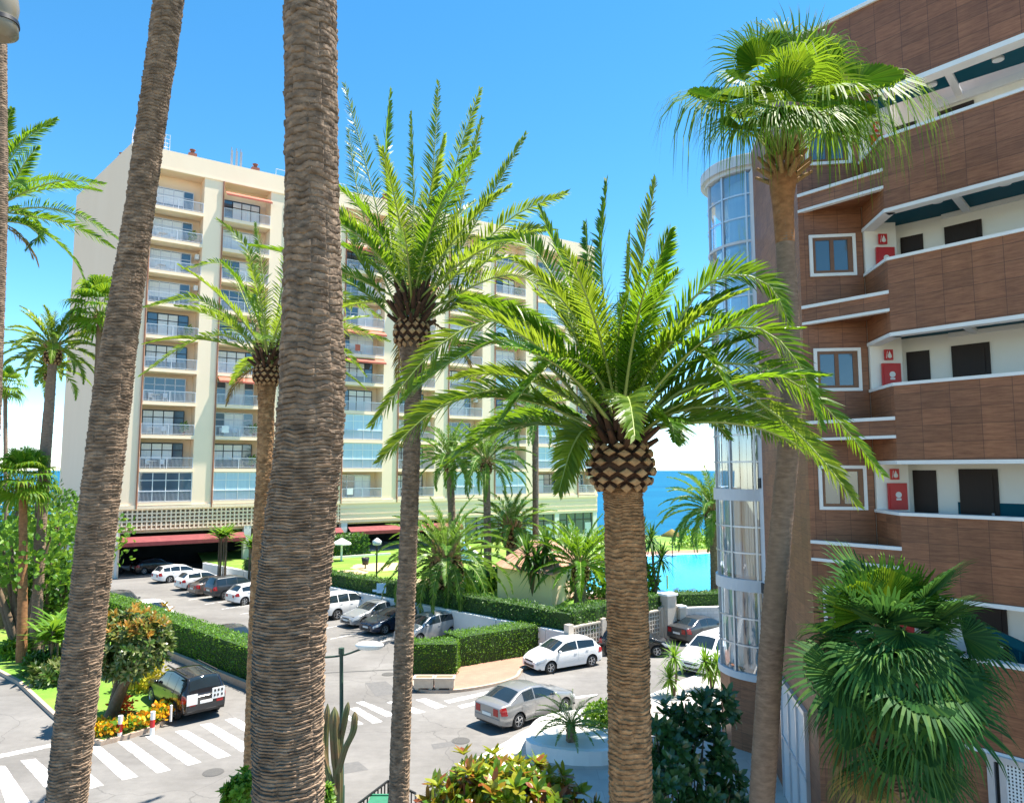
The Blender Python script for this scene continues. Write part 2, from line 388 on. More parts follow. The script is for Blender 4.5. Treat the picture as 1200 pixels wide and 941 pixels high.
def frond(mb, pts, ll, n=60, wl=.016, roll=0.0, bare=.14, vee=.3, rr=.03, az=None, sag=.12):
    """pinnate leaf: material 0 leaflets, 1 stalk"""
    C = cr(pts, n + 1)
    a = C[-1] - C[0]; a.z = 0
    a = az if az is not None else (a.normalized() if a.length > .15 else V((1, 0, 0)))
    side0 = V((0, 0, 1)).cross(a).normalized()
    m = 10
    mb.tube([C[int(i * n / m)] for i in range(m + 1)], [rr * (1 - .85 * i / m) + .003 for i in range(m + 1)], 5, 1)
    for i in range(int(bare * n), n + 1):
        s = i / n
        t = (C[min(i + 1, n)] - C[max(i - 1, 0)]).normalized()
        nn = t.cross(side0).normalized() * -1
        rl = roll * min(1, s * 1.5)
        side = (side0 * math.cos(rl) + nn * math.sin(rl)).normalized(); nr = side.cross(t) * -1
        if nr.z < 0 and abs(rl) < 1.2: nr = -nr
        env = min(1, .35 + (s - bare) / .22) * (1 - .72 * max(0, (s - .5) / .5) ** 1.6)
        al = rad(62 - 34 * s)
        for sg in (-1, 1):
            if random.random() < .05: continue
            be = vee + rnd(-.28, .28)
            aa = al + rnd(-.1, .1)
            d = t * math.cos(aa) + (side * sg * math.cos(be) + nr * math.sin(be)) * math.sin(aa)
            L = ll * env * rnd(.88, 1.08)
            w = (t - d * t.dot(d)).normalized()
            tw = rnd(.1, .8) * sg
            w = (w * math.cos(tw) + d.cross(w) * math.sin(tw)) * wl * rnd(.8, 1.15)
            p0 = C[i]; p1 = p0 + d * L * .45; p2 = p0 + d * L + V((0, 0, -sag * L))
            mb.add([p0 - w * .5, p0 + w * .5, p1 + w, p1 - w, p2], [(0, 1, 2, 3), (3, 2, 4)], 0)

def autofrond(base, az, el, L, droop, n=6):
    """stalk path leaving at elevation el, bending down by droop radians on its way"""
    P = [V(base)]; d = V((math.cos(az), math.sin(az), 0)); k = 9
    for i in range(k):
        e = el - droop * ((i + .5) / k) ** 1.4
        P.append(P[-1] + (d * math.cos(e) + V((0, 0, 1)) * math.sin(e)) * (L / k))
    return P

def fan(mb, hub, ax, up, R, nseg=34, spread=2.1, split=.5, droop=.5, mi=0, w=1.0):
    ax = ax.normalized(); side = ax.cross(up).normalized(); nrm = side.cross(ax).normalized()
    for i in range(nseg):
        th = -spread + 2 * spread * (i + .5) / nseg; dth = spread / nseg * 1.02
        def P(r, t, o=0.0, sag=0.0):
            d = ax * math.cos(t) + side * math.sin(t)
            return hub + d * r + nrm * o - V((0, 0, sag))
        RR = R * (.72 + .28 * math.cos(th * .55)) * rnd(.9, 1.06)
        r1 = R * split * rnd(.92, 1.05); o = R * .018
        cup = .10 * R
        dr = droop * rnd(.6, 1.4)
        vs = [hub, P(r1 * .5, th - dth, cup * .3), P(r1 * .5, th, cup * .3 + o), P(r1 * .5, th + dth, cup * .3),
              P(r1, th - dth * .95, cup * .5), P(r1, th, cup * .5 + o * 1.6), P(r1, th + dth * .95, cup * .5)]
        mb.add(vs, [(0, 1, 2), (0, 2, 3), (1, 4, 5, 2), (2, 5, 6, 3)], mi, False)
        jt = th + rnd(-.05, .05)
        k = r1 + (RR - r1) * .5
        wd = dth * .55 * w
        Lr = RR - r1
        vs = [P(r1, th - dth * .9, cup * .5), P(r1, th + dth * .9, cup * .5)]
        for f, wf in ((.34, .85), (.68, .5)):
            rr_ = r1 + Lr * (f - .38 * dr * f * f); q_ = wd * wf * 1.5 * r1 / rr_
            vs += [P(rr_, jt + q_, cup * .4, dr * Lr * 1.25 * f * f), P(rr_, jt - q_, cup * .4, dr * Lr * 1.25 * f * f)]
        vs.append(P(r1 + Lr * (1 - .42 * dr), jt, 0, dr * Lr * 1.35))
        mb.add(vs, [(0, 1, 2, 3), (3, 2, 4, 5), (5, 4, 6)], mi, False)

def trunk_mesh(path, radii, rows=.085, amp=.05, nth=40, seed=0, sub=4, z_lo=None):
    """old leaf bases as ragged, overlapping ledges, real relief"""
    mb = MB()
    P = cr(path, 60); L = sum((P[i + 1] - P[i]).length for i in range(59))
    nz = max(20, int(L / rows * sub))
    P = cr(path, nz + 1); Rr = lerpl(radii, nz + 1)
    rs = random.Random(seed); tab = {}
    def rs_row(k): return (k * 0.6180339 * 7.3) % 1.0
    nsc = 11
    def fn(a, b):
        i = int(round(a * nz)); th = 2 * PI * b
        p = P[i]; r = Rr[i]
        c, s_ = math.cos(th), math.sin(th)
        h = a * L
        h2 = h / rows + .7 * noise.noise(V((c * 1.2, s_ * 1.2, h * .7 + seed * 7))) + .38 * noise.noise(V((c * 3.2, s_ * 3.2, h * 3.0 + seed)))
        row = math.floor(h2); fr = h2 - row
        bb = b * nsc + (row % 2) * .5 + rs_row(row)
        sc = math.floor(bb); edge = abs(bb - sc - .5) * 2
        key = (row, sc % nsc)
        if key not in tab: tab[key] = (rs.uniform(.1, 1.0), rs.uniform(.45, .9))
        q, pk = tab[key]
        nr = .10 + .10 * q                                           # crack above each stub
        notch = 0.0 if fr < nr * .5 or fr > .97 else min(1.0, (fr - nr * .5) / .14)
        vn = max(0.0, (edge - .82) / .18) ** 2
        d = amp * ((.25 + .75 * q) * (.45 + .55 * fr ** pk) * notch * (1 - .8 * vn) - .35)
        d += amp * .28 * noise.noise(V((c * 5, s_ * 5, h * 7 + seed))) + amp * .22 * noise.noise(V((c * 11, s_ * 11, h * 26 + seed))) + r * .05 * noise.noise(V((c * .9, s_ * .9, h * .35 + seed * 3)))
        return p + V((c, s_, 0)) * (r + d)
    mb.grid(lambda a, b: fn(a, b), nz, nth, 0, False)
    return mb

def smooth_trunk(path, radii, nth=20, ring=.12, amp=.012, seed=0):
    mb = MB(); P = cr(path, 40); L = sum((P[i + 1] - P[i]).length for i in range(39))
    nz = int(L / ring * 2); P = cr(path, nz + 1); Rr = lerpl(radii, nz + 1)
    def fn(a, b):
        i = int(round(a * nz)); th = 2 * PI * b; c, s_ = math.cos(th), math.sin(th)
        d = amp * (i % 2) + amp * 1.4 * noise.noise(V((c * 3, s_ * 3, a * L * 3 + seed)))
        return P[i] + V((c, s_, 0)) * (Rr[i] + d)
    mb.grid(fn, nz, nth, 0, True)
    return mb

def boss(mb, c, r, h, rows=6, k=15, core=1):
    """pineapple of cut leaf bases: material 0 the cut faces, 1 the dark fibre between"""
    c = V(c)
    mb.ell(c, (r * .93, r * .93, h * .62), 24, 14, core)
    for i in range(rows):
        ph = -1.02 + 2.0 * i / (rows - 1)
        rr = r * math.cos(ph * .72); z = h * .52 * math.sin(ph) / math.sin(1.02)
        for j in range(k):
            th = 2 * PI * (j + .5 * (i % 2)) / k + rnd(-.04, .04)
            o = V((math.cos(th), math.sin(th), 0)); tg = V((-o.y, o.x, 0))
            nrm = (o + V((0, 0, .55 * math.sin(ph)))).normalized(); up = nrm.cross(tg).normalized()
            if up.z < 0: up = -up
            p = c + o * rr + V((0, 0, z))
            a = PI * rr / k * .86; b_ = h * .56 / (rows - 1) * rnd(.9, 1.1); p = p + rv() * r * .03
            q = [p - tg * a, p - up * b_, p + tg * a, p + up * b_]
            f = [x + nrm * r * .05 for x in q]; f2 = [p + (x - p) * .84 + nrm * r * .10 for x in q]
            back = [x - nrm * r * .12 for x in q]
            mb.add(back + f + f2 + [p + nrm * r * .125], [(8, 9, 12), (9, 10, 12), (10, 11, 12), (11, 8, 12)] + [(4 + t, 4 + (t + 1) % 4, 8 + (t + 1) % 4, 8 + t) for t in range(4)], 0)
            mb.add(back + f, [(t, (t + 1) % 4, 4 + (t + 1) % 4, 4 + t) for t in range(4)], 1)

def leaf(mb, p, d, nrm, L, W, mi=0, bend=.15):
    d = d.normalized(); s = d.cross(nrm)
    s = s.normalized() if s.length > 1e-4 else V((1, 0, 0)); n2 = s.cross(d)
    a = p + d * L * .35 - n2 * L * bend * .2; b = p + d * L * .75 - n2 * L * bend * .6
    mb.add([p, a + s * W * .5 + n2 * W * .12, a - s * W * .5 + n2 * W * .12, b + s * W * .4, b - s * W * .4, p + d * L - n2 * L * bend, a],
           [(0, 1, 6), (0, 6, 2), (1, 3, 6), (6, 3, 4), (6, 4, 2), (3, 5, 4)], mi)

def rv():
    z = rnd(-1, 1); t = rnd(0, 2 * PI); r = math.sqrt(1 - z * z)
    return V((r * math.cos(t), r * math.sin(t), z))

def rosette(mb, p, d, k, L, W, spread=.9, mi=0, bend=.25):
    d = V(d).normalized(); u = d.orthogonal().normalized(); w = d.cross(u)
    for i in range(k):
        th = i * 2.4 + rnd(-.3, .3); sp = spread * math.sqrt((i + .6) / k) * rnd(.85, 1.15)
        dd = d * math.cos(sp) + (u * math.cos(th) + w * math.sin(th)) * math.sin(sp)
        leaf(mb, p, dd, d, L * rnd(.75, 1.1), W * rnd(.8, 1.15), mi, bend)

def scatter(mb, c, r, n, L, W, mi=0, shell=.55, up=.4, zmin=-1, flat=False):
    c = V(c)
    for _ in range(n):
        q = rv(); k = shell + (1 - shell) * random.random() ** .6
        k *= 1 + .22 * noise.noise(q * 2.2 + c)
        if q.z < zmin: q.z = zmin
        p = c + V((q.x * r[0], q.y * r[1], q.z * r[2])) * k
        d = (q + V((0, 0, up)) + rv() * .9)
        leaf(mb, p, d, (q + rv() * .5), L * rnd(.7, 1.2), W * rnd(.7, 1.2), mi)

def rshrub(mb, c, r, n, k, L, W, mi=0, spread=1.0, zmin=-.5, up=.5):
    c = V(c)
    for _ in range(n):
        q = rv(); kk = rnd(.6, 1) * (1 + .25 * noise.noise(q * 2 + c))
        if q.z < zmin: q.z = rnd(zmin, 1)
        p = c + V((q.x * r[0], q.y * r[1], q.z * r[2])) * kk
        rosette(mb, p, q + V((0, 0, up)) + rv() * .35, k, L, W, spread, mi)

def stems(mb, base, c, r, n, r0, mi=0):
    for i in range(n):
        q = rv(); q.z = abs(q.z) * .6
        tip = V(c) + V((q.x * r[0], q.y * r[1], q.z * r[2])) * .7
        b = V(base) + V((rnd(-.1, .1), rnd(-.1, .1), 0))
        mid = b.lerp(tip, .5) + V((rnd(-.1, .1), rnd(-.1, .1), .15))
        mb.tube(cr([b, mid, tip], 6), [r0 * (1 - .14 * j) for j in range(6)], 6, mi)

def shrub(name, label, cat, base, c, r, leafm, n, L, W, kind='scatter', k=8, stem=.03, ns=5, group=None, spread=1.0, zmin=-.6, stemm='twig'):
    t = Thing(name, label, cat, base, group)
    m = MB()
    if kind == 'scatter': scatter(m, c, r, n, L, W, 0, .35, zmin=zmin)
    else: rshrub(m, c, r, n, k, L, W, 0, spread, zmin)
    t.part('crown' if cat == 'tree' else 'foliage', m, M_[leafm])
    s = MB(); stems(s, base, c, r, ns, stem); t.part('trunk' if cat == 'tree' else 'stem', s, M_[stemm])
    return t

def hedge(name, label, p, q, z0, h, w, dens=110, ls=.085, mats=('hedge', 'hedgecore'), wob=.05, group=None, seed=3):
    """clipped hedge along p->q, width w to the left"""
    p, q = V((p[0], p[1], 0)), V((q[0], q[1], 0)); d = (q - p); L = d.length; d /= L; nn = V((-d.y, d.x, 0))
    mb = MB()
    e = .05
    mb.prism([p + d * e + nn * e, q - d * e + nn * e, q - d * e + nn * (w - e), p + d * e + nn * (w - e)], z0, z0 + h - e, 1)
    def P(a, b, c): return p + d * a + nn * b + V((0, 0, z0 + c))
    def wb(x): return wob * noise.noise(x * .9 + V((seed, 0, 0))) + .03 * noise.noise(x * 3.1)
    faces = [((L, w), lambda a, b: (a, b, h), V((0, 0, 1))), ((L, h), lambda a, b: (a, 0, b), -nn), ((L, h), lambda a, b: (a, w, b), nn),
             ((w, h), lambda a, b: (0, a, b), -d), ((w, h), lambda a, b: (L, a, b), d)]
    for (A, B), fn, nr in faces:
        for _ in range(int(A * B * dens)):
            x = P(*fn(rnd(0, A), rnd(0, B)))
            x = x + nr * (wb(x) + rnd(-.05, .03))
            dd = nr * rnd(.1, .9) + rv() * .9 + V((0, 0, .35))
            leaf(mb, x, dd, nr + rv() * .6, ls * rnd(.7, 1.3), ls * .6, 0)
    base = p.lerp(q, .5); base.z = z0
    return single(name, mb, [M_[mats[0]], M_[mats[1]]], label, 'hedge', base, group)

# --- palms
def trunkpts(spec, d, ext=None):
    """spec: (px, py, width) list top to bottom -> path from ground up and radii"""
    pts, rr = [], []
    for px, py, w in spec:
        p = D(px, py, d); pts.append(p); rr.append(w / 2 * d / FPX)
    pts, rr = pts[::-1], rr[::-1]
    if pts[0].z > .02:
        dz = pts[0].z; dirn = (pts[0] - pts[1]); s = dz / max(.1, abs(dirn.z))
        b = pts[0] + V((dirn.x * s * .5, dirn.y * s * .5, -dz)); pts.insert(0, b); rr.insert(0, rr[0] * 1.08)
    if ext: 
        dirn = (pts[-1] - pts[-2]).normalized(); pts.append(pts[-1] + dirn * ext); rr.append(rr[-1] * .98)
    return pts, rr

def sub(pts, m):
    return cr(pts, m)

def date_crown(t, c, L, n, traced=(), d0=10, ll=.4, leafm='frond', nn=55, parts=True, el=(-.5, 1.45), wl=.016, rr=.03, droop=(.5, 1.5), rb=.2, avoid=None, spreadbase=.25, dry=3):
    c = V(c); lst = []
    for pts, dd, roll in traced:
        k = len(pts) - 1
        P = [D(px, py, d0 + dd * (i / k) ** 1.3) for i, (px, py) in enumerate(pts)]
        sl = abs(pts[-1][0] - pts[0][0]) / (abs(pts[-1][1] - pts[0][1]) + 1e-3); sg = 1 if roll >= 0 else -1
        lst.append((P, sg * (1.25 if sl < .35 else .95 if sl < .8 else abs(roll) * 1.1 + .3)))
    ga = 2.39996
    for i in range(n):
        f = (i + .5) / n
        e = el[0] + (el[1] - el[0]) * f ** .85
        az = i * ga + rnd(-.2, .2)
        Lf = L * rnd(.88, 1.06) * (.86 + .14 * math.cos(e))
        b = c + V((math.cos(az) * rb * math.cos(e), math.sin(az) * rb * math.cos(e), .15 + spreadbase * f))
        lst.append((autofrond(b, az, e, Lf, rnd(*droop) * (1 - .35 * max(0, e) / 1.5)), rnd(-.5, .5)))
    whole = MB()
    for P, roll in lst:
        m = MB() if parts else whole
        az = None
        frond(m, P, ll, nn, wl, roll, rr=rr, az=az)
        if parts: t.part('frond', m, [M_[leafm if random.random() < .75 else ('frond' if leafm != 'frond' else 'frond2')], M_['rachis']])
    for i in range(dry if parts else 0):
        az = rnd(-.3, 3.5); m = MB(); frond(m, autofrond(c + V((math.cos(az) * rb, math.sin(az) * rb, 0)), az, -.35, L * .55, .95), ll * .7, int(nn * .5), wl * .7, 0, .2, .1, rr * .8, sag=.4); t.part('frond', m, [M_['dryfan'], M_['twig']], label='dry brown hanging frond')
    if not parts: t.part('crown', whole, [M_[leafm], M_['rachis']])

def stubs(mb, c, r, h, n, up=.5):
    """dry leaf stalk stubs and fibre under the crown"""
    c = V(c)
    for i in range(n):
        az = i * 2.4; f = i / n
        o = V((math.cos(az), math.sin(az), 0))
        b = c + o * r * .7 + V((0, 0, h * f - h * .3)); tip = b + (o * (1 - .6 * f) + V((0, 0, .6 + f))).normalized() * r * 1.1 * rnd(.7, 1.3)
        mb.tube([b, tip], [r * .2, r * .10], 5, 0)

def small_date(name, label, base, top, R, n, rt=.25, leafm='frondfar', ll=.35, bossr=None, barkm='bark', nn=26, el=(-.5, 1.4), droop=(.6, 1.6), wl=.03, group=None, mid=None, skirt=0):
    """a date palm in the middle distance"""
    base, top = V(base), V(top)
    t = Thing(name, label, 'palm tree', base, group)
    path = [base, mid or base.lerp(top, .5), top]
    t.part('trunk', trunk_mesh(path, [rt * 1.15, rt, rt * .95], .14, rt * .12, 16, seed=int(top.x * 7) % 97, sub=2), M_[barkm])
    b = MB()
    br = bossr or rt * 1.5
    boss(b, top, br, br * 1.7, 5, 11); stubs(b, top + V((0, 0, br * .7)), br * .8, br, 22)
    t.part('leaf_base', b, [M_['boss'], M_['bossdark']])
    date_crown(t, top + V((0, 0, br * .7)), R, n, ll=ll * 1.15, leafm=leafm, nn=int(nn * 1.35), parts=False, el=el, droop=droop, wl=wl * 1.25, rr=.035, rb=br * .6)
    return t

def small_fan(name, label, base, top, R, n, rt=.15, leafm='fan', barkm='barkgrey', nseg=18, group=None, mid=None, el=(-.7, 1.4), toporange=False, dry=4):
    base, top = V(base), V(top)
    t = Thing(name, label, 'palm tree', base, group)
    t.part('trunk', smooth_trunk([base, mid or base.lerp(top, .5), top], [rt * 1.25, rt, rt * .9], 12, .2, rt * .06), M_[barkm])
    m = MB()
    for i in range(n):
        f = (i + .5) / n; e = el[0] + (el[1] - el[0]) * f; az = i * 2.39996
        dr = V((math.cos(az) * math.cos(e), math.sin(az) * math.cos(e), math.sin(e)))
        Lp = R * .48
        hub = top + V((0, 0, .15 + .25 * f * R)) + dr * Lp
        m.tube([top + V((0, 0, .1)), top + dr * Lp * .5 + V((0, 0, .06 * R)), hub], [.03, .022, .015], 4, 1)
        ax = (dr + V((0, 0, -.25))).normalized()
        fan(m, hub, ax, V((0, 0, 1)) if e < 1.2 else V((1, 0, 0)), R * .6, nseg, 1.9, .55, .6)
    t.part('crown', m, [M_[leafm], M_['rachis']])
    if dry:
        s = MB()
        stubs(s, top - V((0, 0, .3)), rt * 1.6, .7, 18)
        t.part('fibre_collar', s, M_['fibre'])
    return t
# ------------------------------------------------------------------ cars (local: x forward, z up, origin on the ground)
PAINT = {k: paint('car_paint_' + k, *v) for k, v in dict(
    white=((.80, .80, .80), 0, .25), silver=((.30, .30, .30), .5, .3), greysilver=((.36, .38, .40), .5, .3), black=((.010, .010, .012), 0, .2),
    darkgrey=((.055, .058, .062), .3, .28), darkblue=((.018, .03, .06), .3, .25), brown=((.17, .14, .125), .4, .3), maroon=((.12, .015, .02), .2, .25)).items()}
WHEELS = {}
def wheel_meshes(r, w):
    key = (round(r, 2),)
    if key in WHEELS: return WHEELS[key]
    My = Matrix.Rotation(-PI / 2, 4, 'X')        # local z -> +y (outside of a left wheel)
    t = MB(); h = w / 2
    t.lathe([(r * .62, h * .8), (r * .7, h), (r * .93, h * .9), (r, h * .55), (r, -h * .55), (r * .93, -h * .9), (r * .62, -h)], 28, My)
    d = MB()
    d.lathe([(r * .66, h * .82), (r * .64, h * .5), (.02, h * .35)], 28, My, 1)
    d.lathe([(r * .66, h * .82), (r * .60, h * .95), (r * .57, h * .7)], 28, My, 0)
    for k in range(5):
        a = 2 * PI * k / 5
        c, s = math.cos(a), math.sin(a)
        d.beam((c * r * .08, h * .8, s * r * .08), (c * r * .6, h * .8, s * r * .6), r * .17, .03, 0)
    d.lathe([(.001, h * .95), (r * .14, h * .9), (r * .16, h * .5)], 12, My, 0)
    WHEELS[key] = (finish('wheel', t, M_['tyre']), finish('rim', d, [M_['rim'], M_['black']]))
    return WHEELS[key]

def interp(xs, x):
    if x <= xs[0][0]: return xs[0][1]
    for (a, b), (c, d) in zip(xs, xs[1:]):
        if x <= c: return b + (d - b) * (x - a) / (c - a)
    return xs[-1][1]

KINDS = dict(
    hatch=dict(L=4.03, W=1.70, top=[(0, .52), (.05, .66), (.22, .78), (.95, 1.0), (1.0, 1.02), (1.75, 1.42), (2.4, 1.49), (3.35, 1.42), (3.45, 1.40), (3.86, 1.0), (3.98, .93), (4.03, .8)],
               belt=[(0, .60), (.5, .80), (1.0, .93), (3.4, 1.0), (4.03, .92)], xw=(.78, 3.29), wr=.305, cowl=.98, rf=1.72, rr=3.38, rb=3.82, pill=[2.42], tl=(.62, .985), hl=(.55, .95)),
    notch=dict(L=4.45, W=1.74, top=[(0, .50), (.05, .64), (.2, .74), (1.2, .96), (1.28, .98), (2.05, 1.36), (2.6, 1.425), (3.2, 1.38), (3.35, 1.34), (3.98, 1.05), (4.3, 1.01), (4.45, .93)],
               belt=[(0, .58), (.5, .76), (1.2, .88), (3.4, .96), (4.45, .95)], xw=(.86, 3.52), wr=.31, cowl=1.25, rf=2.02, rr=3.28, rb=3.95, pill=[2.62], tl=(.55, .98), hl=(.55, .95)),
    wagon=dict(L=4.5, W=1.76, top=[(0, .52), (.05, .66), (.22, .78), (1.15, 1.0), (1.2, 1.02), (2.0, 1.42), (2.7, 1.50), (3.9, 1.44), (4.02, 1.41), (4.36, 1.0), (4.46, .93), (4.5, .8)],
               belt=[(0, .60), (.5, .80), (1.2, .92), (4.0, 1.0), (4.5, .92)], xw=(.86, 3.52), wr=.315, cowl=1.18, rf=1.98, rr=3.94, rb=4.32, pill=[2.6, 3.45], tl=(.55, .985), hl=(.55, .95)),
    suv=dict(L=4.5, W=1.82, top=[(0, .72), (.05, .86), (.2, .98), (1.25, 1.12), (1.3, 1.14), (1.92, 1.64), (2.6, 1.74), (4.05, 1.71), (4.16, 1.68), (4.38, 1.16), (4.46, 1.05), (4.5, .9)],
             belt=[(0, .80), (.5, .96), (1.3, 1.06), (4.1, 1.12), (4.5, 1.06)], xw=(.85, 3.52), wr=.365, cowl=1.3, rf=1.88, rr=4.08, rb=4.36, pill=[2.55, 3.42], tl=(.55, .98), hl=(.6, .95), sill=.36),
    van=dict(L=4.2, W=1.75, top=[(0, .65), (.05, .8), (.2, .95), (.8, 1.14), (.85, 1.17), (1.6, 1.72), (2.1, 1.80), (4.0, 1.78), (4.1, 1.74), (4.18, 1.1), (4.2, .9)],
             belt=[(0, .70), (.5, .92), (.9, 1.06), (4.1, 1.1), (4.2, 1.05)], xw=(.75, 3.35), wr=.31, cowl=.9, rf=1.56, rr=4.06, rb=4.16, pill=[2.2, 3.1], tl=(.35, .98), hl=(.6, .95)),
)
def car(label, kind, col, loc, ang, group='cars parked along the street', det=True, extras=None, scale=1.0, rimdark=False):
    K = KINDS[kind]; L, W = K['L'], K['W']
    t = Thing('car', label, 'car', loc, group, ang, world=False)
    t.o.scale = (scale,) * 3
    xw, wr = K['xw'], K['wr']; ra = wr + .055; sill0 = K.get('sill', .22)
    def top(d): return sum(interp(K['top'], min(L, max(0, d + o))) for o in (-.05, -.02, 0, .02, .05)) / 5
    def belt(d): return min(interp(K['belt'], d), top(d) - .03)
    def half(d):
        e1, e2 = max(0, 1 - d / .75), max(0, 1 - (L - d) / .6)
        return W / 2 * (1 - .26 * e1 ** 2.2 - .16 * e2 ** 2.2)
    def sill(d):
        z = sill0 + .05 * max(0, 1 - d / .3) + .10 * max(0, 1 - (L - d) / .4)
        for x in xw:
            q = abs(d - x)
            if q < ra: z = max(z, wr + math.sqrt(ra * ra - q * q))
        return z
    def S(d, q, sg=1):
        zb, zt = belt(d), top(d); w = half(d); zs = min(sill(d), zb - .02); g = zt - zb
        if q <= 1:
            z = zs + (zb - zs) * q
            zz = (z - sill0) / max(.1, zb - sill0)
            y = w * (interp([(0, .955), (.3, .99), (.55, 1.0), (.85, .985), (1, .955)], zz))
            return V((L / 2 - d, sg * y, z))
        cr_ = min(.055, g * .45); wrl = w * .955 - .03 - max(0, g - .05) * .36; zr = zt - cr_
        if q <= 2:
            f = q - 1; return V((L / 2 - d, sg * (w * .955 + (wrl - w * .955) * (f ** 1.15)), zb + (zr - zb) * f))
        f = q - 2
        return V((L / 2 - d, sg * wrl * (1 - f), zr + (zt - zr) * (1 - (1 - f) ** 2)))
    st = sorted(set([i * .07 for i in range(1, int(L / .07))] + [L - .03, .03] + [x + s * ra * k for x in xw for s in (-1, 1) for k in (1, 1.004, .97, .9, .75)]))
    qs = [0, .2, .4, .6, .8, .93, 1, 1.06, 1.35, 1.7, 1.94, 2, 2.12, 2.4, 2.7, 3]
    b = MB(); rows = []
    def ring(d, sc=1.0):
        r = [S(d, q, 1) for q in qs] + [S(d, q, -1) for q in qs[-2::-1]]
        if sc != 1: r = [V((p.x, p.y * sc, .55 + (p.z - .55) * sc)) for p in r]
        return r
    rings = [[p + V((.03, 0, 0)) for p in ring(.03, .93)], [p + V((.02, 0, 0)) for p in ring(.03, .975)]] + [ring(d) for d in st]
    rings += [[p - V((.02, 0, 0)) for p in ring(L - .03, .98)], [p - V((.03, 0, 0)) for p in ring(L - .03, .94)]]
    n = len(rings[0])
    vs = [p for r in rings for p in r]
    b.add(vs, [(i * n + j, i * n + j + 1, (i + 1) * n + j + 1, (i + 1) * n + j) for i in range(len(rings) - 1) for j in range(n - 1)], 0, True)
    b.add(rings[0], [list(range(n))], 0); b.add(rings[-1], [list(range(n - 1, -1, -1))], 0)
    t.part('body', b, PAINT[col])
    u = MB()
    u.box((0, 0, (sill0 + .72) / 2), (L - .35, W - .46, .72 - sill0)); u.box((0, 0, sill0 + .02), (L - .25, W - .24, .06)) 
    t.part('chassis', u, M_['black'])
    def patch(m, d0, d1, q0, q1, sg=1, off=.006, nx=8, nq=5, mi=0, skew=0.0):
        def P(a, c):
            q = q0 + (q1 - q0) * c; d = d0 + (d1 - d0) * a + skew * (c - .5)
            p = S(d, q, sg); e = .01
            tx = S(min(L, d + e), q, sg) - S(max(0, d - e), q, sg); tq = S(d, min(3, q + .02), sg) - S(d, max(0, q - .02), sg)
            nr = tx.cross(tq)
            nr = nr.normalized() if nr.length > 1e-9 else V((0, sg, 0))
            if nr.y * sg < -.2 or nr.z < -.6: nr = -nr
            if abs(nr.y) < .25 and nr.z < 0: nr = -nr
            return p + nr * off
        m.grid(P, nx, nq, mi, True)
    # glass
    for nm, d0, d1 in (('windscreen', K['cowl'] + .06, K['rf'] - .02), ('rear_window', K['rr'] + .03, K['rb'] - .02)):
        g = MB(); 
        for sg in (1, -1): patch(g, d0, d1, 2.14, 3.0, sg, .005, 8, 6)
        t.part(nm, g, M_['car_glass'])
    edges = [K['cowl'] + .22] + K['pill'] + [K['rr'] + (.12 if len(K['pill']) > 1 or kind == 'hatch' else -.02)]
    for sg in (1, -1):
        for i in range(len(edges) - 1):
            g = MB(); patch(g, edges[i] + (.03 if i else 0), edges[i + 1] - .03, 1.08, 1.9, sg, .006, 12, 4)
            t.part('side_window', g, M_['car_glass'])
        # doors as slightly raised skins with a shut line all round
        de = [K['cowl'] + .12] + K['pill'][:1] + [K['xw'][1] - (.15 if len(K['pill']) > 1 or kind != 'hatch' else .15)]
        for i in range(2):
            g = MB(); patch(g, de[i] + .008, de[i + 1] - .008, .12, .985, sg, .007, 10, 6)
            dr = t.part('door', g, PAINT[col])
            if det:
                g = MB(); p = S(de[i + 1] - .16, .82, sg); g.box(p + V((0, sg * .015, 0)), (.16, .03, .025)); t.part('handle', g, PAINT[col], under=dr)
        g = MB(); p = S(K['cowl'] + .3, 1.1, sg); g.ell(p + V((0, sg * .10, .05)), (.07, .10, .07), 10, 6); g.beam(p, p + V((0, sg * .08, .02)), .05, .03)
        t.part('mirror', g, PAINT[col])
        h = MB(); patch(h, .10, .52, K['hl'][0] + .1, K['hl'][1], sg, .008, 6, 4, 0, -.1); patch(h, .045, .12, K['hl'][0], K['hl'][1] - .05, sg, .01, 3, 4)
        t.part('headlight', h, M_['head'])
        h = MB(); patch(h, L - .30, L - .04, K['tl'][0], K['tl'][1], sg, .008, 6, 5, 0, .06)
        y0 = half(L) * .93; zl, zh = .55 + (sill0 + (belt(L) - sill0) * K['tl'][0] - .55) * .94, .55 + (belt(L) - .55) * .94
        h.box((-L / 2 - .002, sg * (y0 - .17), (zl + zh) / 2 + .01), (.02, .26, (zh - zl) * .9))
        t.part('taillight', h, M_['tail'])
        for i, x in enumerate(xw):
            tm, rm = wheel_meshes(wr, .2)
            w = bpy.data.objects.new('wheel', tm); COL.objects.link(w); w.parent = t.o
            w.location = (L / 2 - x, sg * (W / 2 - .115), wr); w.rotation_euler = (0, 0, 0 if sg > 0 else PI)
            r = bpy.data.objects.new('rim', rm); COL.objects.link(r); r.parent = w
    m = MB(); zf = .42 if sill0 < .3 else .55
    m.box((L / 2 - .005, 0, zf - .04), (.03, W * .52, .14)); m.box((L / 2 - .005, 0, zf + .17), (.03, W * .40, .07))
    t.part('grille', m, M_['plastic'])
    m = MB(); m.box((L / 2 + .012, 0, zf + .07), (.02, .5, .11)); m.box((-L / 2 - .012, 0, .62 if sill0 < .3 else .78), (.02, .5, .11))
    t.part('number_plate', m, M_['plate'])
    for bp in range(1):
      m = MB(); m.box((-L / 2 - .004, 0, sill0 + .22), (.035, W * .80, .16))
      t.part('bumper', m, M_['plastic'] if kind in ('suv', 'van') else PAINT[col])
    if extras: extras(t, L, W, S)
    return t
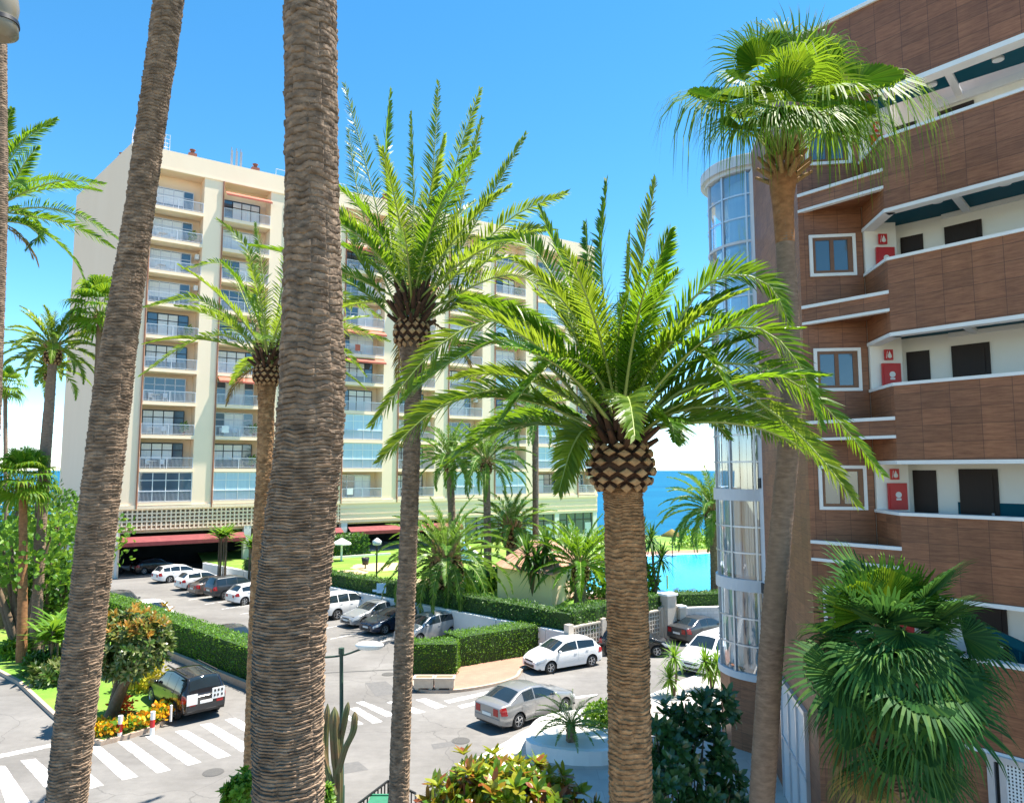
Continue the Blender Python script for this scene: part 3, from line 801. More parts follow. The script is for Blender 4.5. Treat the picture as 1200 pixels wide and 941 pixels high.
def headed(px, py, ang_vec):
    p = G(px, py, .006); return (p.x, p.y, .006), math.atan2(ang_vec[1], ang_vec[0])

def motorbike(label, loc, ang, m):
    t = Thing('motorbike', label, 'motorbike', loc, 'motorbikes in the garage mouth', ang, world=False)
    for x in (.62, -.62):
        w = MB(); Mx = Matrix.Translation((x, 0, .3)) @ Matrix.Rotation(PI / 2, 4, 'X')
        w.lathe([(.2, .04), (.28, .06), (.3, 0), (.28, -.06), (.2, -.04)], 18, Mx); w.lathe([(.05, .03), (.2, .02), (.2, -.02), (.05, -.03)], 12, Mx)
        t.part('wheel', w, M_['tyre'])
    b = MB(); b.tube([(.55, 0, .5), (.35, 0, .75), (0, 0, .62), (-.3, 0, .6), (-.75, 0, .78)], [.06, .16, .17, .19, .08], 10); b.ell((.1, 0, .45), (.3, .15, .2), 12, 8); b.ell((.62, 0, .62), (.22, .09, .05), 10, 6)
    t.part('body', b, m)
    s = MB(); s.ell((-.25, 0, .8), (.42, .15, .08), 12, 8); t.part('seat', s, M_['plastic'])
    h = MB(); h.tube([(.62, 0, .3), (.45, 0, .95)], .03, 6); h.tube([(.38, -.34, 1.02), (.47, 0, .97), (.38, .34, 1.02)], .02, 6); h.ell((.55, 0, .88), (.09, .1, .1), 10, 6)
    t.part('handlebar', h, M_['grey'])
# ------------------------------------------------------------------ ground, roads, water
def sheet(name, pts, z, m, uv=True, label=None):
    mb = MB(); P = [(p[0], p[1], z) for p in pts]
    area = sum(P[i][0] * P[(i + 1) % len(P)][1] - P[(i + 1) % len(P)][0] * P[i][1] for i in range(len(P)))
    mb.add(P if area > 0 else P[::-1], [list(range(len(P)))]); return struct(name, mb, M_[m], label, uv=uv)
mb = MB()
ZL = 1.0                                                 # lawn terrace level
mb.add([(-400, -80, 0), (400, -80, 0), (400, 104, 0), (-400, 104, 0), (400, 130, -7.5), (-400, 130, -7.5)], [(0, 1, 2, 3), (3, 2, 4, 5)])
struct('ground', mb, M_['soil'])
m, nt, b_, out = newmat('sea_water'); 
co = coords(nt, (1, 1, 1)); f = noisen(nt, coords(nt, (.004, .02, 1)), 1, 4)
nt.links.new(ramp(nt, f, [(.3, (.004, .085, .18)), (.7, (.008, .125, .225))]), b_.inputs['Base Color']); b_.inputs['Roughness'].default_value = .55; b_.inputs['Specular IOR Level'].default_value = .06
bump(nt, b_, noisen(nt, co, .35, 4), .35, .6)
mb = MB(); mb.add([(-22000, 60, -6), (22000, 60, -6), (22000, 40000, -6), (-22000, 40000, -6)], [(0, 1, 2, 3)])
struct('sea', mb, m)
# wall line between car park and garden
W0, W3 = V((-28.5, 67.2)), V((2.9, 38.6))
WD = (W3 - W0).normalized(); WN = V((-WD.y, WD.x))       # towards the garden
sheet('road', [(-70, 4), (60, 4), (60, 47), (14, 47), (8, 45), (2.9, 38.75), (-28.5, 67.4), (-30, 90), (-70, 90)], .004, 'asphalt')
sheet('lawn', [tuple(W0 + WN * .3), tuple(W3 + WN * .3), (8, 44.5), (16, 46.2), (60, 47), (80, 100), (12, 101), (-45, 101)], ZL, 'grass')
# pool
pz = ZL + .012
pool = [G(640, 693, pz), G(900, 693, pz), G(900, 645.5, pz), G(742, 652, pz), G(690, 668, pz)]
sheet('pool_deck', [G(600, 700, ZL), G(920, 706, ZL), G(920, 640.5, ZL), G(735, 647, ZL), G(650, 670, ZL)], ZL + .004, 'redpave')
sheet('pool_rim', [G(634, 695.5, pz), G(906, 695.5, pz), G(906, 644.2, pz), G(741, 650.6, pz), G(686, 667, pz)], ZL + .008, 'white')
sheet('pool_water', pool, pz, 'pool', uv=False)
# sand patches and a garden path
for px, py, w in ((447, 664, 3.0), (408, 671, 1.9), (503, 683, 2.6)):
    c = G(px, py, ZL); mb = MB()
    mb.add([(c.x + w * math.cos(a / 20 * 2 * PI) * rnd(.85, 1.1), c.y + w * math.sin(a / 20 * 2 * PI) * rnd(.85, 1.1), ZL + .006) for a in range(20)], [list(range(20))]); struct('sand', mb, M_['sand'])
sheet('garden_path', [G(530, 681, ZL), G(600, 681, ZL), G(600, 678, ZL), G(530, 678, ZL)], ZL + .005, 'offwhite')
sheet('terrace', [G(380, 651, ZL), G(470, 642, ZL), G(600, 628, ZL), G(380, 634, ZL)], ZL + .0045, 'offwhite')

def slab(name, pts, h, mtop, mside='kerb', kerb=.16, z0=.0):
    """raised pavement or bed with a kerb ring of its own colour"""
    P = [V((p[0], p[1])) for p in pts]; n = len(P)
    if sum(P[i].x * P[(i + 1) % n].y - P[(i + 1) % n].x * P[i].y for i in range(n)) < 0: P = P[::-1]
    inn = []
    for i in range(n):
        a, b, c = P[i - 1], P[i], P[(i + 1) % n]; d1, d2 = (b - a).normalized(), (c - b).normalized()
        nn = (V((-d1.y, d1.x)) + V((-d2.y, d2.x))); nn = nn.normalized() if nn.length > .1 else V((-d1.y, d1.x)); inn.append(b + nn * kerb)
    mb = MB()
    vs = [(p.x, p.y, z0) for p in P] + [(p.x, p.y, h) for p in P] + [(p.x, p.y, h) for p in inn]
    mb.add(vs, [(i, (i + 1) % n, n + (i + 1) % n, n + i) for i in range(n)] + [(n + i, n + (i + 1) % n, 2 * n + (i + 1) % n, 2 * n + i) for i in range(n)])
    struct(name + '_kerb', mb, M_[mside])
    mb = MB(); mb.add([(p.x, p.y, h - .004) for p in inn], [list(range(n))]); struct(name, mb, M_[mtop], uv=True)
def smooth2(pts, k=4):
    n = len(pts); out = []
    for i in range(n):
        p0, p1, p2, p3 = (V(pts[(i + o) % n]) for o in (-1, 0, 1, 2))
        for j in range(k):
            f = j / k; out.append(.5 * (2 * p1 + (p2 - p0) * f + (2 * p0 - 5 * p1 + 4 * p2 - p3) * f * f + (3 * p1 - p0 - 3 * p2 + p3) * f ** 3))
    return out
isl = [G(x, y)[:2] for x, y in ((-60, 760), (0, 791), (20, 802), (62, 842), (96, 869), (118, 874), (150, 866), (182, 856), (198, 845), (201, 836), (196, 820), (182, 800), (165, 782), (140, 760), (95, 722), (60, 702), (-60, 690))]
slab('planted_island', isl, .17, 'grass')
# terracotta corner pavement by the hedges
slab('corner_pavement', smooth2([G(x, y)[:2] for x, y in ((484, 806), (500, 812), (540, 811), (585, 803), (607, 795), (614, 786), (640, 776), (668, 770), (664, 760), (600, 768), (520, 785), (484, 795))], 3), .13, 'redpave')
# pale pavement in front of the tiled building
slab('pavement', smooth2([G(x, y)[:2] for x, y in ((586, 890), (596, 872), (625, 855), (668, 842), (720, 832), (775, 812), (800, 800), (850, 785), (930, 770))], 3)[:25] + [V((14, 34)), V((20, 25)), V((22, 6)), V((2, 6)), V((-.6, 18))], .15, 'paving', 'offwhite', .2)
# kerb strip under the long hedge
H0, H1 = V((-29.5, 50.0)), V((-10.4, 32.7)); HD = (H1 - H0).normalized(); HN = V((-HD.y, HD.x))
mb = MB(); mb.wall(H0 - HN * .30, H1 - HN * .30, 0, .32, .22); struct('hedge_kerb', mb, M_['kerb'])
# painted crossings
def quadline(mb, pts, z=.0085): 
    P = [V(p) for p in pts]; P = [(p.x, p.y, z) for p in P]
    area = sum(P[i][0] * P[(i + 1) % 4][1] - P[(i + 1) % 4][0] * P[i][1] for i in range(4)); mb.add(P if area > 0 else P[::-1], [(0, 1, 2, 3)])
stripes = [((-38, 912), (-14, 906), (-20, 958), (-50, 964)), ((-8, 898), (6, 897), (36, 941), (8, 945)), ((24, 891), (42, 889), (82, 926), (60, 931)), ((62, 882), (76, 881), (122, 920), (106, 924)),
           ((101, 875), (117, 874), (162, 910), (143, 914)), ((137, 869), (153, 868), (200, 902), (184, 906)), ((170, 863), (184, 861), (236, 893), (220, 897)), ((205, 857), (218, 855), (271, 885), (255, 889)), ((234, 849), (247, 847), (298, 876), (283, 881)), ((263, 843), (276, 841), (330, 868), (313, 873))]
for s_ in stripes:
    mb = MB(); quadline(mb, [G(*p) for p in s_]); struct('crossing_stripe', mb, M_['line'])
for s_ in (((417, 823), (426, 821.5), (464, 837), (453, 840)), ((410, 830), (419, 828.5), (449, 845.5), (437, 848)), ((453, 823), (462, 821.3), (499, 834), (487, 836.5)), ((487, 820), (498, 818), (524, 827.5), (511, 830.5)), ((520, 821), (583, 807.5), (588, 810), (526, 824)), ((536, 827), (586, 814.5), (590, 817), (541, 830)), ((402, 838), (407, 837), (426, 848), (417, 850))):
    mb = MB(); quadline(mb, [G(*p) for p in s_]); struct('crossing_stripe', mb, M_['line'])
mb = MB(); quadline(mb, [G(-60, 896), G(66, 870), G(66, 874), G(-60, 901)]); struct('stop_line', mb, M_['line'])
mb = MB(); quadline(mb, [G(640, 820), G(700, 813), G(700, 815.5), G(640, 822.5)]); struct('lane_line', mb, M_['line'])
for k in range(9):     # bay lines of the car park
    a = W0 + WD * (9.5 + 2.75 * k) - WN * .8; b2 = a - WN * 4.6
    mb = MB(); mb.add([(p.x, p.y, .0082) for p in (a, a + WD * .1, b2 + WD * .1, b2)][::-1], [(0, 1, 2, 3)]); struct('bay_line', mb, M_['line'])

# ------------------------------------------------------------------ walls, hedges
mb = MB(); mb.wall(W0, W3, 0, 1.45, .25)
gw = Thing('garden_wall', 'long white rendered wall at the back of the car park, under the garden hedge', 'wall', (W0.x, W0.y, 0))
gw.part('wall_body', mb, M_['offwhite'])
mb = MB(); mb.wall(W0 - WN * .03, W3 - WN * .03, 1.45, 1.52, .31); gw.part('coping', mb, M_['white'])
for k in range(1, 12):
    p = W0 + WD * (k * 3.7); mb = MB(); mb.wall(p - WN * .05, p + WD * .3 - WN * .05, 0, 1.449, .04); gw.part('pilaster', mb, M_['offwhite'])
# open breeze-block wall
def lattice_wall(label, p, q, h, cell=.22, mats='offwhite', post=True):
    p, q = V((p[0], p[1])), V((q[0], q[1])); d = (q - p); L = d.length; d /= L; nn = V((-d.y, d.x))
    t = Thing('lattice_wall', label, 'wall', (p.x, p.y, 0))
    mb = MB(); mb.wall(p, q, 0, .3, .22); t.part('plinth', mb, M_[mats])
    mb = MB(); k = int(L / cell)
    for i in range(k + 1):
        a = p + d * (i * L / k); mb.box((a.x + nn.x * .11, a.y + nn.y * .11, (.3 + h) / 2), (.06, .14, h - .3), math.atan2(d.y, d.x))
    kk = int((h - .3) / cell)
    for j in range(kk + 1):
        z = .33 + j * (h - .36) / kk; mb.beam((p.x + nn.x * .11, p.y + nn.y * .11, z), (q.x + nn.x * .11, q.y + nn.y * .11, z), .12, .055)
    t.part('lattice', mb, M_[mats])
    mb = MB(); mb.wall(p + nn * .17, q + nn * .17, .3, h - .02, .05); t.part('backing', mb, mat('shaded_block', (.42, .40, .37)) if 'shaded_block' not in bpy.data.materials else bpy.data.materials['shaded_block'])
    mb = MB(); mb.wall(p - nn * .02, q - nn * .02, h, h + .07, .27); t.part('coping', mb, M_[mats])
    if post:
        for i in range(4):
            a = p + d * (i * L / 3); mb = MB(); mb.box((a.x + nn.x * .1, a.y + nn.y * .1, (h + .2) / 2), (.36, .36, h + .2), math.atan2(d.y, d.x)); t.part('post', mb, M_[mats])
lattice_wall('openwork breeze block wall behind the white hatchback', (3.05, 38.5), (8.9, 43.4), 1.75, mats='sandwall')
g1 = Thing('gate_pillar', 'tall cream pillar where the openwork wall meets the grey wall', 'pillar', (9.3, 43.6, 0))
mb = MB(); mb.box((9.3, 43.6, 1.3), (.75, .6, 2.6), .6); g1.part('shaft', mb, M_['sandwall']); mb = MB(); mb.box((9.3, 43.6, 2.66), (.9, .75, .12), .6); g1.part('cap', mb, M_['white'])
g1 = Thing('gate_pillar', 'shorter cream pillar right of the tall pillar, before the grey wall', 'pillar', (10.05, 43.7, 0))
mb = MB(); mb.box((10.05, 43.7, .95), (.42, .5, 1.9), .4); g1.part('shaft', mb, M_['sandwall']); mb = MB(); mb.box((10.05, 43.7, 1.94), (.52, .6, .1), .4); g1.part('cap', mb, M_['white'])
g2 = Thing('block_wall', 'pale grey block wall below the dark clipped hedge beside the pool', 'wall', (10.4, 43.8, 0))
mb = MB(); mb.wall((10.4, 43.8), (26, 46.4), 0, 1.75, .25); g2.part('wall_body', mb, brickmat('pale_block', (.60, .58, .56), (.54, .52, .5), (.40, .39, .38), .4, .2), uv=True)
mb = MB(); mb.wall((10.4, 43.77), (26, 46.37), 1.752, 1.83, .31); g2.part('coping', mb, M_['offwhite'])

hedge('hedge', 'long clipped hedge between the car park and the road with the black off-roader', H0, H1, .0, 1.75, 1.35, 115, .10)
b1 = G(481, 793); b2 = G(536, 793)
hedge('hedge', 'short clipped hedge block behind the two stone planters', b1, b2, .13, 1.45, 1.3, 150, .085, wob=.07)
p, q = G(537, 785), G(664, 763)
hedge('hedge', 'clipped hedge behind the white hatchback along the terracotta pavement', p, q, .13, 1.5, 1.5, 130, .09)
hedge('hedge', 'tall loose hedge on top of the white car park wall', W0 + WD * 7 + WN * .32, W3 + WN * .32, ZL, 1.45, 1.2, 75, .13, ('shrub', 'hedgecore'), .18)
hedge('hedge', 'dark clipped hedge on the grey block wall in front of the pool', (10.2, 44.2), (27, 47), ZL + .2, 1.35, 1.2, 110, .1, ('shrub', 'hedgecore'), .08)
hedge('hedge', 'loose hedge behind the openwork breeze block wall', (3.3, 38.95), (9.2, 43.9), ZL + .2, 1.35, 1.3, 90, .14, ('shrub', 'hedgecore'), .2)
# ------------------------------------------------------------------ cream apartment block
A0 = V((-37.15, 67.4, 0)); EX = V((.8303, .5573, 0)); NX = V((.5573, -.8303, 0)); BX = V((-.707, .707, 0))
LEN, ZF, ST, ROOF = 59.0, 6.95, 3.24, 41.9
def B(s, d, z): return A0 + EX * s + NX * d + V((0, 0, z))
ang_e = math.atan2(EX.y, EX.x)
apt = Thing('apartment_building', 'tall cream apartment block with rows of balconies above a dark garage', 'building', tuple(A0))
def bbox(mb, s0, s1, d0, d1, z0, z1, m=0):
    c = B((s0 + s1) / 2, (d0 + d1) / 2, (z0 + z1) / 2); mb.box(c, (s1 - s0, abs(d1 - d0), z1 - z0), ang_e, m)
REC = [(2.0 + 6.7 * k, 2.0 + 6.7 * k + 4.75) for k in range(9)]; REC[8] = (55.6, 58.55)
DEP = 1.7
mb = MB()
prev = 0.0
for a, b2 in REC:
    bbox(mb, prev, a, 0, -DEP - .4, ZF - .6, ROOF - 1.9); prev = b2
bbox(mb, prev, LEN, 0, -DEP - .4, ZF - .6, ROOF - 1.9)
bbox(mb, 0, LEN, .06, -DEP - .4, ROOF - 1.9, ROOF)                     # parapet band
bbox(mb, 0, LEN, -DEP - .4, -3.4, ZF - .6, ROOF - .7)                   # body behind the balconies
bbox(mb, 0, LEN, .10, .0, ROOF - 2.0, ROOF - 1.82)
bbox(mb, 0, LEN, .12, -1, ZF - .62, ZF - .25)                           # cornice below first balconies
apt.part('wall', mb, M_['cream'])
# end wall
mb = MB(); e0 = A0; e1 = A0 + BX * 19.5
mb.prism([(p.x, p.y) for p in (e0 + NX * .004, e1, e1 + EX * .7, e0 + EX * .7 - NX * .1)], 0, ROOF - .004)
apt.part('end_wall', mb, M_['peach'])
mb = MB(); mb.prism([(p.x, p.y) for p in (B(.7, -3.41, 0), B(LEN - .01, -3.41, 0), B(LEN - .01, -14, 0), e1 + EX * .71)], 4.25, ROOF - .75); apt.part('building_body', mb, M_['peach'])
# breeze-block band, plain band
mb = MB(); z0, z1 = 4.35, ZF - .62
for i in range(0, 52): bbox(mb, .3 + i * .42, .3 + i * .42 + .13, -.02, -.3, z0, z1)
for j in range(6): bbox(mb, .3, 22, -.04, -.28, z0 + j * (z1 - z0 - .14) / 5, z0 + j * (z1 - z0 - .14) / 5 + .14)
apt.part('breeze_block_band', mb, M_['cream'])
mb = MB(); bbox(mb, 0, LEN - .02, -.5, -1.2, z0 - .3, z1); apt.part('backing', mb, M_['dark'] if False else M_['stone'])
mb = MB(); bbox(mb, 22, LEN - .01, -.02, -.45, z0 - .1, z1)
for j in range(3): bbox(mb, 22, LEN, .03, -.01, z0 + .2 + j * .6, z0 + .26 + j * .6)
apt.part('plain_band', mb, M_['cream'])
# ground storey
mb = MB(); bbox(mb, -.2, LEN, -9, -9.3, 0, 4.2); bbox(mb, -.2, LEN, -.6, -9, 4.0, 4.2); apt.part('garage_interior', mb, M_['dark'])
for s in (0.2, 12.2, 22.5, 30, 37.5, 45, 52, 58.6): mb = MB(); bbox(mb, s - .35, s + .35, -.05, -.8, 0, 4.35); apt.part('column', mb, M_['offwhite'])
for s0, s1, o0 in ((12.56, 22, 1.0), (45.4, 51.6, .3), (52.4, 58.2, .3)): mb = MB(); bbox(mb, s0, s1, -o0, -o0 - .2, 0, 1.4); apt.part('low_wall', mb, M_['offwhite'])
for s0, s1 in ((.7, 11.8), (12.7, 22.1), (22.9, 29.6), (30.4, 37.1)):
    mb = MB(); p = [B(s0, .0, 3.75), B(s1, .0, 3.75), B(s1, .95, 3.3), B(s0, .95, 3.3), B(s0, .95, 2.95), B(s1, .95, 2.95)]
    mb.add(p, [(0, 1, 2, 3), (3, 2, 5, 4)]); mb.add([x - V((0, 0, .03)) - NX * .02 for x in p], [(3, 2, 1, 0), (4, 5, 2, 3)])
    apt.part('awning', mb, M_['maroon'])
for s0, s1 in ((38, 44.6), (45.4, 51.6), (52.4, 58.2)):
    mb = MB(); bbox(mb, s0, s1, -.36, -.42, 1.4, 4.2); g = apt.part('shop_window', mb, M_['glass'])
    mb = MB()
    for k in range(5): x = s0 + (s1 - s0 - .1) * k / 4; bbox(mb, x, x + .1, -.30, -.40, 1.4, 4.2)
    bbox(mb, s0, s1, -.31, -.40, 3.3, 3.4); apt.part('frame', mb, M_['black'], under=g)
    for k in (1, 3): mb = MB(); x = s0 + .3 + (s1 - s0) * k / 4; bbox(mb, x, x + (s1 - s0) / 4 - .3, -.34, -.355, 1.45, 2.9); apt.part('curtain', mb, M_['curtain'], under=g)
for a, b2 in REC:
    mb = MB(); p = B(a - .06, .09, 0); mb.tube([B(a - .1, .09, ZF - .6), B(a - .1, .09, ROOF - 2)], .075, 6); apt.part('drainpipe', mb, M_['pipe'])

# balconies: meshes made once in local (s, d, z), then placed
def lb(mb, s0, s1, d0, d1, z0, z1, m=0): mb.box(((s0 + s1) / 2, -(d0 + d1) / 2, (z0 + z1) / 2), (s1 - s0, abs(d1 - d0), z1 - z0), 0, m)
W = 4.75
def mk_slab(w): m = MB(); lb(m, 0, w, .08, -DEP, -.34, 0); lb(m, 0, w, .12, .02, -.36, -.28); return m
def mk_rail(w):
    m = MB(); lb(m, .02, w - .02, .03, -.03, 1.0, 1.06); lb(m, .02, w - .02, .02, -.02, .08, .12)
    k = int(w / .115)
    for i in range(k + 1): x = .03 + (w - .06) * i / k; lb(m, x - .013, x + .013, .012, -.012, .1, 1.0)
    for x in (.04, w / 2, w - .04): lb(m, x - .03, x + .03, .03, -.03, 0, 1.05)
    return m
def mk_frame(w, hgt=2.45):
    m = MB(); a, b_ = .25, w - .75
    for i in range(5): x = a + (b_ - a) * i / 4; lb(m, x - .04, x + .04, -DEP + .07, -DEP + .01, .02, hgt)
    for z in (.02, 1.75, hgt): lb(m, a, b_, -DEP + .075, -DEP + .012, z, z + .08)
    return m
def mk_glass(w, hgt=2.45): m = MB(); lb(m, .25, w - .75, -DEP + .03, -DEP + .002, .02, hgt); return m
def mk_curt(w, pat):
    m = MB(); a, b_ = .25, w - .75; q = (b_ - a) / 4
    i0 = min(i for i, ch in enumerate(pat) if ch != '.'); i1 = max(i for i, ch in enumerate(pat) if ch != '.') + 1
    lb(m, a + i0 * q + .05, a + i1 * q - .05, -DEP + .04, -DEP + .031, .9 if 'h' in pat else .1, 2.4)
    return m
def mk_enclose(w):
    m = MB()
    for i in range(5): x = .05 + (w - .1) * i / 4; lb(m, x - .035, x + .035, -.03, -.09, 0, 2.85)
    for z in (.02, 1.02, 2.05, 2.8): lb(m, .02, w - .02, -.03, -.09, z, z + .06)
    return m
def mk_pane(w): m = MB(); lb(m, .03, w - .03, -.05, -.07, .03, 2.85); return m
def mk_awn(w):
    m = MB(); m.add([(.05, -.12, 2.78), (w - .05, -.12, 2.78), (w - .05, -.85, 2.35), (.05, -.85, 2.35), (.05, -.85, 2.15), (w - .05, -.85, 2.15)], [(0, 3, 2, 1), (3, 4, 5, 2)]); 
    m.add([(.05, -.12, 2.75), (w - .05, -.12, 2.75), (w - .05, -.83, 2.32), (.05, -.83, 2.32)], [(0, 1, 2, 3)]); return m
def mk_lintel(w): m = MB(); lb(m, 0, w, -.02, -.30, 2.62, 2.9); return m
def mk_ac(w): m = MB(); lb(m, w - .45, w - .08, -.9, -1.5, 1.9, 2.4); m.tube([(w - .48, 1.2, 2.15), (w - .44, 1.2, 2.15)], .2, 12); return m
def mk_table(w):
    m = MB(); m.tube([(1.2, .8, .7), (1.2, .8, .74)], .4, 12); m.tube([(1.2, .8, 0), (1.2, .8, .7)], .03, 6)
    for x in (.6, 1.9): lb(m, x, x + .4, -.6, -1, .4, .45); lb(m, x, x + .4, -.97, -1.0, .45, .9); lb(m, x, x + .03, -.6, -1, 0, .4); lb(m, x + .37, x + .4, -.6, -1, 0, .4)
    return m
def mk_plant(w):
    m = MB(); st_ = random.getstate()
    scatter(m, (w - .9, .55, .85), (.3, .3, .5), 70, .3, .12); m.lathe([(.01, .02), (.15, .02), (.2, .4), (.01, .4)], 10, Matrix.Translation((w - .9, .55, 0)), 1); random.setstate(st_); return m
def mk_towel(x, w2): m = MB(); lb(m, x, x + w2, .045, .035, .35, 1.07); lb(m, x, x + w2, .045, -.045, 1.065, 1.075); return m
MS = {}
def meshes(w):
    if w in MS: return MS[w]
    d = dict(slab=finish('balcony', mk_slab(w), M_['cream']), rail=finish('railing', mk_rail(w), M_['rail']), frame=finish('window_frame', mk_frame(w), M_['rail']),
             dframe=finish('window_frame', mk_frame(w), M_['black']),
             glass=finish('window_glass', mk_glass(w), M_['glass']), enc=finish('glazed_screen', mk_enclose(w), M_['trim']), pane=finish('screen_pane', mk_pane(w), M_['bluecurtain']), pane2=finish('screen_pane', mk_pane(w), M_['glass']),
             awn=finish('awning', mk_awn(w), M_['awnred']), ac=finish('air_conditioner', mk_ac(w), M_['trim']), lintel=finish('lintel', mk_lintel(w), M_['cream']), tab=finish('table', mk_table(w), M_['trim']))
    d['plant'] = finish('plant', mk_plant(w), [M_['brightshrub'], M_['roofstuff']]); d['towel'] = [finish('towel', mk_towel(x, w2), M_[mm]) for x, w2, mm in ((.6, .7, 'trim'), (1.9, .9, 'bluecurtain'), (1.2, .6, 'awnred'))]
    d['cur'] = [finish('curtain', mk_curt(w, p), M_['curtain']) for p in ('cc..', '..cc', '.ccc', 'ccc.', 'cccc', '.cc.', 'hhh.')]
    MS[w] = d; return d
def ob(name, me, parent):
    o = bpy.data.objects.new(name, me); COL.objects.link(o); o.parent = parent; return o
rs = random.Random(5)
GL = {(0, 0): 'enc2', (1, 0): 'enc', (3, 1): 'enc', (3, 2): 'enc', (6, 6): 'enc', (8, 1): 'enc', (5, 0): 'enc', (6, 0): 'enc', (7, 1): 'enc', (6, 4): 'enc'}
AW = {(3, 4), (3, 5), (1, 9), (4, 7), (2, 6), (8, 4)}
LI = {(0, 7), (0, 6)}
for k, (a, b2) in enumerate(REC):
    w = round(b2 - a, 2); d = meshes(w)
    for f in range(10):
        sl = ob('balcony', d['slab'], apt.o); p = B(a, 0, ZF + ST * f) - A0
        sl.location = p; sl.rotation_euler = (0, 0, ang_e)
        kind = GL.get((k, f)) or ('enc' if rs.random() < .08 else 'open')
        if kind != 'open':
            e = ob('glazed_screen', d['enc'], sl); ob('screen_pane', d['pane'] if kind == 'enc' else d['pane2'], sl)
            if kind == 'enc2': ob('curtain', d['cur'][2], sl)
            ob('railing', d['rail'], sl); continue
        ob('railing', d['rail'], sl); ob('window_frame', d['frame'] if rs.random() < .65 else d['dframe'], sl); ob('window_glass', d['glass'], sl)
        if rs.random() < .8: ob('curtain', d['cur'][rs.randrange(7)], sl)
        if (k, f) in AW or rs.random() < .05: ob('awning', d['awn'], sl)
        if rs.random() < .3: ob('air_conditioner', d['ac'], sl)
        if rs.random() < .35: ob('table', d['tab'], sl)
        if rs.random() < .25: ob('plant', d['plant'], sl)
        if rs.random() < .18: ob('towel', d['towel'][rs.randrange(3)], sl)
# roof furniture
mb = MB(); q0, q1 = B(.2, -.6, ROOF), B(3.4, -.6, ROOF)
for i in range(9): p = q0.lerp(q1, i / 8); mb.tube([p, p + V((0, 0, 1.9))], .03, 4); p2 = p - NX * 2; mb.tube([p2, p2 + V((0, 0, 1.9))], .03, 4)
for j in range(5): z = V((0, 0, .1 + j * .44)); mb.beam(q0 + z, q1 + z, .03, .03); mb.beam(q0 + z - NX * 2, q1 + z - NX * 2, .03, .03); mb.beam(q0 + z, q0 + z - NX * 2, .03, .03)
apt.part('roof_cage', mb, M_['rail'])
for s, dd in ((5.6, -.9), (11.9, -.9), (-7.5, 0), (16, -2), (27, -1)):
    base = B(s, dd, ROOF - .1) if s > 0 else A0 + BX * 6 + EX * .8 + V((0, 0, ROOF - .1))
    mb = MB(); mb.box(base + V((0, 0, .35)), (.8, .6, .7), ang_e); mb.tube([base + V((0, 0, .7)), base + V((0, 0, 1.05))], .2, 10); mb.tube([base + V((0, 0, 1.05)), base + V((0, 0, 1.12))], .3, 10); apt.part('chimney', mb, M_['roofstuff'])
mb = MB()
for x in (9.6, 10.1, 10.55): mb.box(B(x, -1.6, ROOF + 1.3), (.22, .12, 2.0), ang_e); mb.tube([B(x, -1.8, ROOF - .1), B(x, -1.8, ROOF + 2.7)], .05, 6)
apt.part('antenna', mb, M_['grey'])
mb = MB(); 
for x in range(14, 30, 2): mb.tube([B(x, -.5, ROOF - .1), B(x, -.5, ROOF + .9)], .025, 4)
mb.beam(B(14, -.5, ROOF + .9), B(28, -.5, ROOF + .9), .04, .04); apt.part('roof_railing', mb, M_['rail'])

# ------------------------------------------------------------------ brown tiled building
P0 = V((8.9, 17.0)); FD = V((-.64, .77)).normalized(); FN = V((.77, .64)).normalized()
def FP(t, o=0.0): return P0 + FD * t + FN * o
C0 = FP(2.0); Q0 = V((9.2, 18.32)); Q1 = V((9.98, 18.24)); PE = FP(-.2)
TOPS = [5.92, 8.95, 11.98, 15.01, 18.04]; FAR = -8.5; RT = 21.6
bw = Thing('tiled_building', 'brown wood-tiled building with open white corridors and a glazed corner bay', 'building', (C0.x, C0.y, 0))
CY = V((9.55, 27.35)); CRAD = 1.78
E1 = V((8.80, 25.35)); C1 = V((7.78, 19.55))
mb = MB()
mb.wall(C0, C1, 0, RT, -.3); mb.wall(C1, E1, 0, RT - .02, -.3)
mb.wall(Q0, C0, 0, RT - 2.32, -.25)
apt2 = bw
bw.part('side_wall', mb, M_['wood'], uv=True)
mb = MB(); mb.wall(FP(FAR), C0, RT - 2.3, RT, -.3); bw.part('roof_fascia', mb, M_['wood'], uv=True)
mb = MB(); mb.prism([tuple(FP(FAR, .31)), tuple(C0 + V((.3, .1))), tuple(Q0), tuple(FP(FAR, 2.2))], RT - 2.2, RT - 1.9); bw.part('corridor_ceiling', mb, M_['teal'])
mb = MB(); mb.wall(FP(FAR, 1.85), FP(-.8, 1.85), RT - 2.4, RT - 2.21, -.09)
for t_ in (-1.6, -3.4, -5.2): p, q = FP(t_, .35), FP(t_ + .25, 2.0); mb.beam((p.x, p.y, RT - 2.25), (q.x, q.y, RT - 2.25), .16, .08)
bw.part('beam', mb, M_['trim'])
for t_ in (-1.1, -2.5, -4.2): mb = MB(); p = FP(t_, .85); mb.tube([(p.x, p.y, RT - 2.25), (p.x, p.y, RT - 2.19)], .12, 14); bw.part('ceiling_light', mb, M_['trim'])
mb = MB(); mb.wall(FP(FAR) - FN * .06, C0 - FN * .06, RT, RT + .10, -.42); mb.wall(FP(FAR) - FN * .03, FP(-.2) - FN * .03, RT - 2.42, RT - 2.3, -.34)
mb.wall(C0, C1, RT, RT + .1, -.42); mb.wall(C1, E1, RT, RT + .1, -.42)
bw.part('roof_trim', mb, M_['trim'])
